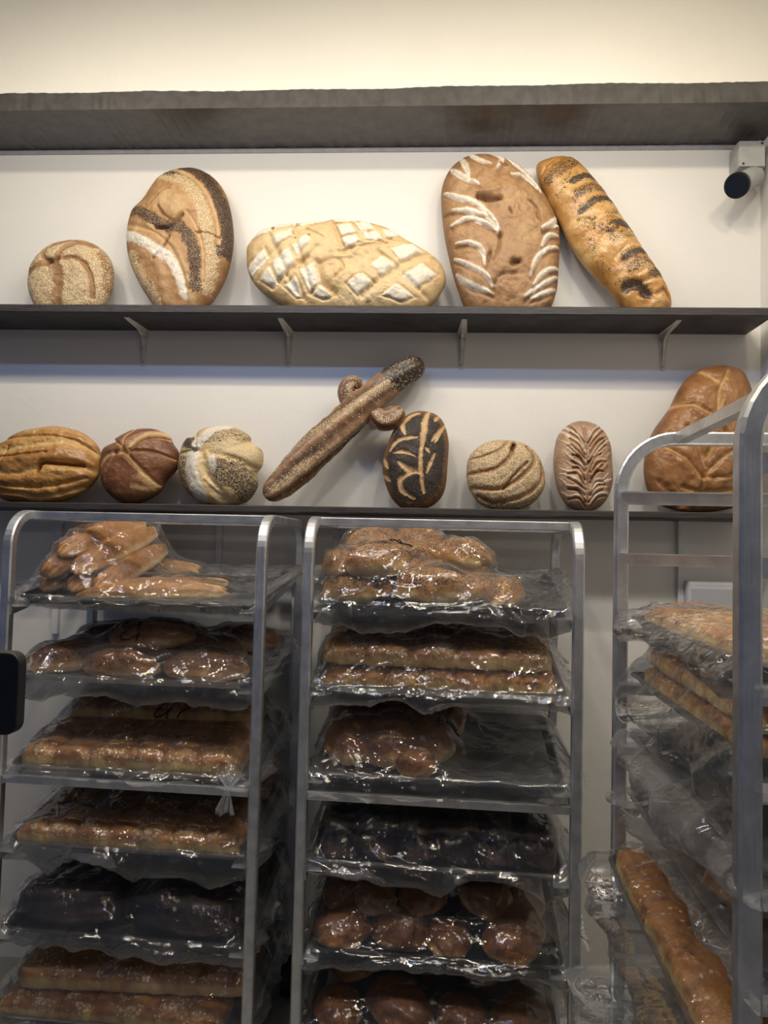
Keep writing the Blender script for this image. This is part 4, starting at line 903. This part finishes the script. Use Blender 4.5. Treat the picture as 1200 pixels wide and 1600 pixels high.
# right rack (local x runs from the wall towards the viewer)
sR = slab_mesh('flat_slab', .56, .19, .040, 4, B_slab, 43, .9); sR2 = slab_mesh('pull_apart_loaf', .61, .20, .052, 5, B_slab, 47, .15)
put((3, 0), sR, 'crumb_slab', .30, .115, .003, 0, 'low crumb-topped golden slab in the right rack top bag')
put((3, 0), sR, 'crumb_slab', .32, .325, .003, 2, 'golden slab behind the first one in the right rack top bag', sc=(.95, 1, 1))
put((3, 1), sR2, 'pull_apart_loaf', .325, .115, .003, 0, 'segmented loaf lowest of the three stacked in the right rack second bag', sc=(1, 1, .78))
put((3, 1), sR2, 'pull_apart_loaf', .320, .335, .003, 0, 'segmented loaf at the right side of the right rack second bag', sc=(1, 1, .78))
put((3, 1), sR2, 'pull_apart_loaf', .328, .118, .042, -1, 'segmented loaf in the middle of the stack of three, right rack second bag', sc=(.98, .97, .78))
put((3, 1), s4_, 'pull_apart_loaf', .330, .150, .081, 1, 'segmented loaf topmost of the stack of three, right rack second bag', sc=(.96, 1.2, .50))
for (x, y, rz, i, l) in ((.20, .15, 75, 0, 'far black loaf'), (.46, .16, 95, 1, 'near black loaf'), (.30, .34, 10, 1, 'black loaf at the right')):
    put((3, 2), pumpS[i], 'black_loaf', x, y, .003, rz, l+' in the right rack third bag', group='black loaves in the right rack', sc=(.85, .85, .78))
for (x, y, s, i, l) in ((.10, .10, 1.25, 0, 'far left'), (.27, .11, 1.25, 1, 'second from the wall'), (.44, .10, 1.3, 2, 'third from the wall'), (.58, .12, 1.15, 3, 'nearest the viewer'), (.20, .28, 1.25, 2, 'far right side'), (.38, .29, 1.3, 3, 'middle right side'), (.55, .29, 1.3, 0, 'near right side')):
    put((3, 3), bn[i], 'round_bun', x, y, .003, i*50, 'brown round bun, %s, in the right rack fourth bag' % l, sc=(s, s, s*.85), group='buns in the right rack')
put((3, 4), sR2, 'pull_apart_loaf', .325, .105, .003, 0, 'long golden loaf at the left edge of the right rack lowest bag')
put((3, 4), sA, 'pull_apart_slab', .325, .29, .003, 1, 'wide crumb-topped slab at the right of the right rack lowest bag', sc=(.95, .95, .9))

put((3, 5), sR2, 'pull_apart_loaf', .325, .12, .003, 0, 'segmented loaf in the jutting bag at the very bottom of the right rack')
# ------------------------------------------------------------------ plastic bags
def bagfilm(key, label, seed, left, right, hang=(.030, .055), mat=None, crease=70, marks=None, hem_y=-.012, lift=0, topz=None):
    """left / right: dict(kind 'flat' or 'knot', ext, z, y, tail) describing how the film ends"""
    rs = np.random.RandomState(seed)
    mat = mat or M_film
    exl, exr = left['ext'], right['ext']
    nx, nt_, nc, nb, nk = 330, 200, 22, 26, 9
    x = np.concatenate([np.linspace(-exl, -.004, 24, endpoint=False), np.linspace(-.004, PL+.004, nx-48), np.linspace(PL+.004, PL+exr, 25)[1:]])
    y = np.linspace(-.006, PD+.006, nt_)
    X, Y = np.meshgrid(x, y, indexing='ij')
    ob = np.full(X.shape, -.08)
    inside = (X > .004)&(X < PL-.004)&(Y > .003)&(Y < PD-.003); ob[inside] = .006
    rim = (X > -.004)&(X < PL+.004)&((X < .010)|(X > PL-.010)|(Y < .008)|(Y > PD-.008)); ob[rim] = .0275
    for pts in OBST.get(key, []):
        q = pts[pts[:, 2] > .012]
        ix = np.searchsorted(x, q[:, 0]).clip(0, nx-2); iy = np.round((q[:, 1]+.006)/(PD+.012)*(nt_-1)).astype(int).clip(0, nt_-1)
        tmp = np.full(X.shape, -.08); np.maximum.at(tmp, (ix, iy), q[:, 2]+.004)
        for _ in range(3):
            t2 = tmp.copy(); t2[1:] = np.maximum(t2[1:], tmp[:-1]); t2[:-1] = np.maximum(t2[:-1], tmp[1:]); t2[:, 1:] = np.maximum(t2[:, 1:], tmp[:, :-1]); t2[:, :-1] = np.maximum(t2[:, :-1], tmp[:, 1:]); tmp = t2
        ob = np.maximum(ob, tmp)
    if topz: ob = np.minimum(ob, topz)
    bz = .030
    h = np.maximum(ob, bz)
    xl = np.clip(-x/max(exl, 1e-6), 0, 1); xr = np.clip((x-PL)/max(exr, 1e-6), 0, 1)
    zend = lambda e: e.get('z', 0)
    edge = bz+(zend(left)+.012-bz)*xl**1.2+(zend(right)+.012-bz)*xr**1.2
    h[:, 0] = edge; h[:, -1] = edge
    for it in range(900):
        a = .25*(h[1:-1, :-2]+h[1:-1, 2:]+h[:-2, 1:-1]+h[2:, 1:-1])
        h[1:-1, 1:-1] = np.maximum(ob[1:-1, 1:-1], h[1:-1, 1:-1]+1.0*(a-h[1:-1, 1:-1]))
        h[0, 1:-1] = h[1, 1:-1]*.5+edge[0]*.5; h[-1, 1:-1] = h[-2, 1:-1]*.5+edge[-1]*.5
    slack = .010*np.clip(fbm(X*7+seed, Y*7, seed, 3)+.3, 0, 2)*np.sin(np.clip((Y+.006)/(PD+.012), 0, 1)*math.pi)**.6*(inside)
    h = h+slack
    # hanging hem
    hg = hang[0]+(hang[1]-hang[0])*(.5+.5*np.clip(1-3*np.abs(fbm(x*4.5+seed, x*0, seed+2, 2)), -1, 1)); hg = hg*(1-.45*np.maximum(xl, xr))
    pl = .010*fbm(x*14, x*0, seed+6, 3)
    s = np.linspace(0, 1, nc, endpoint=False)[:, None]   # from hem (0) to rim (1)
    Yf = (hem_y-.012*(1-s)**1.0-.016*np.sin(s*math.pi))+pl[None]*(1-s)
    Zf = (bz-hg[None]*(1-s)**.9)+(edge-bz)[None]
    sb = np.linspace(1, 0, nk+1)[1:][:, None]
    Yb = PD+.006+.010*(1-sb); Zb = bz-.055*(1-sb)+(edge-bz)[None]*1.0+0*Yb
    Yb = Yb+0*Zb
    t = np.linspace(0, 1, nb+2)[1:-1][:, None]
    z0 = Zf[0][None]; z1 = Zb[-1][None]
    zb = z1*(1-t)+z0*t
    zflat = -.006+(edge-bz)[None]
    zbot = np.minimum(zflat, zb*.0+(zflat+(z0-zflat)*sst(.35, 1., t)+(z1-zflat)*sst(.6, 0., t)))
    y1 = Yb[-1][None]; y0 = Yf[0][None]; Ybot = y1*(1-t)+y0*t
    LY = np.concatenate([Yf, Y.T, Yb, Ybot], 0).T; LZ = np.concatenate([Zf, h.T, Zb, zbot], 0).T   # (nx, m)
    m = LY.shape[1]; LX = np.repeat(x[:, None], m, 1)
    # arc length for wrinkle space
    S_ = np.concatenate([np.zeros((nx, 1)), np.cumsum(np.hypot(np.diff(LY, axis=1), np.diff(LZ, axis=1)), 1)], 1)
    A = LX*1.0; B = S_
    # gather the ends
    for e, tt, sg, x0 in ((left, xl, -1, 0.), (right, xr, 1, PL)):
        tt = tt[:, None]
        if e['kind'] == 'knot':
            ky, kz = e.get('y', PD/2), e.get('z', .01); tl = e.get('tail', .3)
            g = np.where(tt < tl, 1-(1-.045)*(tt/tl)**1.15, .045+.30*((tt-tl)/(1-tl))**.8)
            ang = np.linspace(0, 1, m)[None]*2*math.pi
            ple = 1+.10*np.sin(ang*17+seed)*np.sin(np.clip(tt/tl, 0, 1)*math.pi)+.55*np.sin(ang*7+2)*np.clip((tt-tl)/(1-tl), 0, 1)
            on = tt > 0
            LY = np.where(on, ky+(LY-ky)*g*ple, LY); dz = e.get('drop', 0)*np.clip((tt-tl)/(1-tl), 0, 1)
            LZ = np.where(on, kz+(LZ-kz)*g*ple-dz, LZ)
            LX = np.where(on, LX+sg*.0*tt+e.get('dx', 0)*tt, LX)
        else:
            sh = e.get('shrink', .10); ky = PD/2
            LY = ky+(LY-ky)*(1-sh*tt**1.3); zm = e.get('z', 0)
            LZ = LZ*(1-tt**2)+(zm+(LZ-zm)*.16)*tt**2
            LX = LX+sg*.016*tt*vn(B*18, B*0, seed+4)*1.2
            if 'skew' in e: LZ = LZ+e['skew']*tt*(LY-ky)
    # wrinkles
    dsp = .0009*(1-2*np.abs(fbm(A*40, B*40, seed+31, 2)))
    tri = lambda q: 2*np.abs(q-np.floor(q)-.5)-.5
    wx = A+.02*fbm(A*9, B*9, seed+50, 2); wy = B+.02*fbm(A*9+5, B*9, seed+51, 2)
    for k in range(7):
        th = rs.uniform(0, math.pi); lam = rs.uniform(.05, .17); mk = sst(-.15, .35, fbm(A*5+k*3, B*5, seed+60+k, 2))
        dsp = dsp+mk*lam*.065*tri((wx*math.cos(th)+wy*math.sin(th))/lam+rs.rand()+.25*vn(A*6, B*6, seed+k))
    Lt = S_[:, -1].mean()
    for k in range(crease):
        ax, bx = rs.uniform(-exl, PL+exr), 0; l = rs.uniform(.05, .26); th = rs.uniform(0, math.pi) if rs.rand() < .5 else rs.normal(.25, .35)
        b0 = rs.uniform(0, (PD+.16)); dx_, dy_ = math.cos(th), math.sin(th)
        pa = (A-ax)*dx_+(B-b0)*dy_; pc = -(A-ax)*dy_+(B-b0)*dx_
        pc = pc+.25*pa*pa/l*rs.uniform(-1, 1)
        wv = rs.uniform(.002, .0045); am = rs.uniform(.0015, .0045)*rs.choice([-1, 1, 1])
        dsp = dsp+am*np.exp(-np.abs(pc)/wv)*np.clip(1-(pa/l)**2, 0, 1)
    Pn = np.stack([LX, LY, LZ], -1)
    du = np.gradient(Pn, axis=0); dv = np.roll(Pn, -1, 1)-np.roll(Pn, 1, 1)
    nn = np.cross(du, dv); nn /= (np.linalg.norm(nn, axis=-1, keepdims=True)+1e-9)
    if nn[nx//2, nc+nt_//2, 2] < 0: nn = -nn
    wgt = np.ones(m); wgt[nc+nt_+nk:] = .35
    dsp = np.maximum(dsp, -.0034)*wgt[None]
    if lift: dsp = dsp
    Pn = Pn+nn*dsp[..., None]
    org = np.array([PL/2, PD/2, 0])
    root = empty('plastic_bag', TRAY[key] @ Matrix.Translation(org)) if marks else None
    o = mesh_np('plastic_film' if marks else 'plastic_bag', Pn-org, grid_faces(nx, m, wrapy=True), mat, root)
    if root is None: o.matrix_world = TRAY[key] @ Matrix.Translation(org)
    tag(root or o, label, 'plastic bag')
    if marks:
        T = Pn[:, nc:nc+nt_]-org
        def smp(px_, py_):
            i = int(np.searchsorted(x, px_)); j = int(np.clip(round((py_+.006)/(PD+.012)*(nt_-1)), 0, nt_-1)); return Vector(T[i, j])+Vector((0, -.003, .0045))
        bm = bmesh.new()
        for st_ in marks:
            tube_pts(bm, [smp(*q) for q in cr(st_, 5)], .0021, 6, cap=True)
        bmo('marker_writing', bm, M_ink, root, True)
    return root or o
def two(x, y, w, hgt, flip=1):
    """digit 2 in handwriting, in pan metres"""
    P = [(0, .72), (.15, .95), (.6, 1), (.9, .78), (.75, .45), (.3, .15), (0, 0), (.45, .06), (1, .02)]
    return [(x+w*a, y+hgt*b) for a, b in P]
def two_side(x, y, w, hgt):
    P = [(.72, 1), (.95, .85), (1, .4), (.78, .1), (.45, .25), (.15, .7), (0, 1), (.06, .55), (.02, 0)]
    return [(x+w*(1-a), y+hgt*b) for a, b in P]
KN = lambda ext, y=PD/2, z=.01, tail=.6, **k: dict(kind='knot', ext=ext, y=y, z=z, tail=tail, **k)
FL = lambda ext, z=0., **k: dict(kind='flat', ext=ext, z=z, **k)
bagfilm((1, 0), 'clear bag over the heap of long loaves on the left rack top tray', 11, FL(.05, .03, shrink=.5), KN(.14, .30, .06, .62), (.010, .030))
bagfilm((1, 1), 'clear bag with black marker digits over the left rack second tray', 12, FL(.055, .0, shrink=.4), FL(.05, .02, shrink=.5), (.05, .075),
        marks=[two_side(.27, .070, .05, .022), two_side(.265, .098, .05, .022)])
bagfilm((1, 2), 'clear bag knotted at the front right over the left rack third tray', 13, FL(.04, -.02, shrink=.4), FL(.04, .0, shrink=.5), (.020, .032), marks=[two_side(.33, .175, .04, .035), [(.40, .180), (.405, .205), (.425, .225)]])
bagfilm((1, 3), 'clear bag over the crumb-topped loaves on the left rack fourth tray', 14, FL(.05, -.01, shrink=.4), FL(.04, -.02, shrink=.5), (.035, .085), marks=[two_side(.34, .23, .05, .04), two_side(.34, .18, .05, .04)])
bagfilm((1, 4), 'glossy clear bag over the black loaves on the left rack fifth tray', 15, FL(.045, .0, shrink=.4), FL(.04, -.02, shrink=.4), (.035, .05))
bagfilm((1, 5), 'clear bag over the stacked golden loaves on the left rack lowest tray', 16, FL(.045, .03, shrink=.4), FL(.04, .0, shrink=.4), (.03, .05))
bagfilm((2, 0), 'clear bag with drooping hem over the poppy rolls, middle rack top tray', 21, FL(.03, -.02, shrink=.4), FL(.035, .05, shrink=.3), (.05, .085), marks=[[(.18, .17), (.195, .20), (.21, .19), (.205, .165)], [(.20, .175), (.225, .165), (.24, .15)]])
bagfilm((2, 1), 'clear bag over the two golden slabs on the middle rack second tray', 22, FL(.02, .0, shrink=.4), FL(.035, .0, shrink=.5), (.035, .06))
bagfilm((2, 2), 'clear bag knotted at the right over the half-empty middle rack third tray', 23, FL(.022, .0, shrink=.4), KN(.055, .10, .015, .70), (.045, .07), marks=[[(.33, .20), (.325, .12)], two(.345, .13, .035, .07)])
bagfilm((2, 3), 'shiny clear bag over the row of black loaves, middle rack fourth tray', 24, FL(.022, .0, shrink=.4), FL(.035, .03, shrink=.4), (.030, .075))
bagfilm((2, 4), 'clear bag knotted at the right over brown buns, middle rack fifth tray', 25, FL(.03, -.02, shrink=.4), KN(.07, .12, .04, .60), (.028, .045))
bagfilm((2, 5), 'clear bag over brown buns on the middle rack lowest tray', 26, FL(.022, .0, shrink=.4), FL(.04, .0, shrink=.4), (.03, .045))
bagfilm((3, 0), 'clear bag with a pointed end over the right rack top tray', 31, KN(.05, .10, .03, .85), FL(.05, .0), (.03, .05))
bagfilm((3, 1), 'large clear bag sagging below the stacked slabs, right rack second tray', 32, FL(.05, .0), FL(.05, .0), (.05, .09))
bagfilm((3, 2), 'cloudy bag bulging from the right rack third tray', 33, FL(.05, .0), FL(.05, .0), (.05, .09), M_film2, hem_y=-.018)
bagfilm((3, 3), 'clear bag over the buns on the right rack fourth tray', 34, FL(.04, .0), FL(.04, .0), (.012, .03))
bagfilm((3, 4), 'clear bag over the golden loaves on the right rack lowest tray', 35, FL(.05, .0), FL(.05, .0), (.05, .08), M_film3, hem_y=-.03)
bagfilm((3, 5), 'clear bag with a corner jutting out left over the right rack lowest visible tray', 36, FL(.05, .02), FL(.05, .0), (.01, .03), hem_y=-.10)
# tied tail of the left rack third bag
def knot_tail(key, x, y, z, label):
    o = TRAY[key] @ Vector((x, y, z)); n1, n2 = 40, 60
    s = np.linspace(0, 1, n1); k = np.linspace(0, 2*math.pi, n2, endpoint=False); Sx, K = np.meshgrid(s, k, indexing='ij')
    r = np.where(Sx < .45, .030*(1-Sx/.45)**1.3+.004, .004+.016*((Sx-.45)/.55)**.7)*(1+.25*np.sin(K*9)*np.abs(Sx-.45)/.45)
    P = np.stack([r*np.cos(K)-.012*Sx, r*np.sin(K)*.5-.006, .045-.10*Sx-.006*np.cos(K*3)*Sx], -1)
    t = mesh_np('bag_knot', P, grid_faces(n1, n2, wrapy=True), M_film2); t.location = o; tag(t, label, 'bag knot')
knot_tail((1, 2), .622, -.034, .005, 'twisted knot and tail of film hanging at the front right of the left rack')
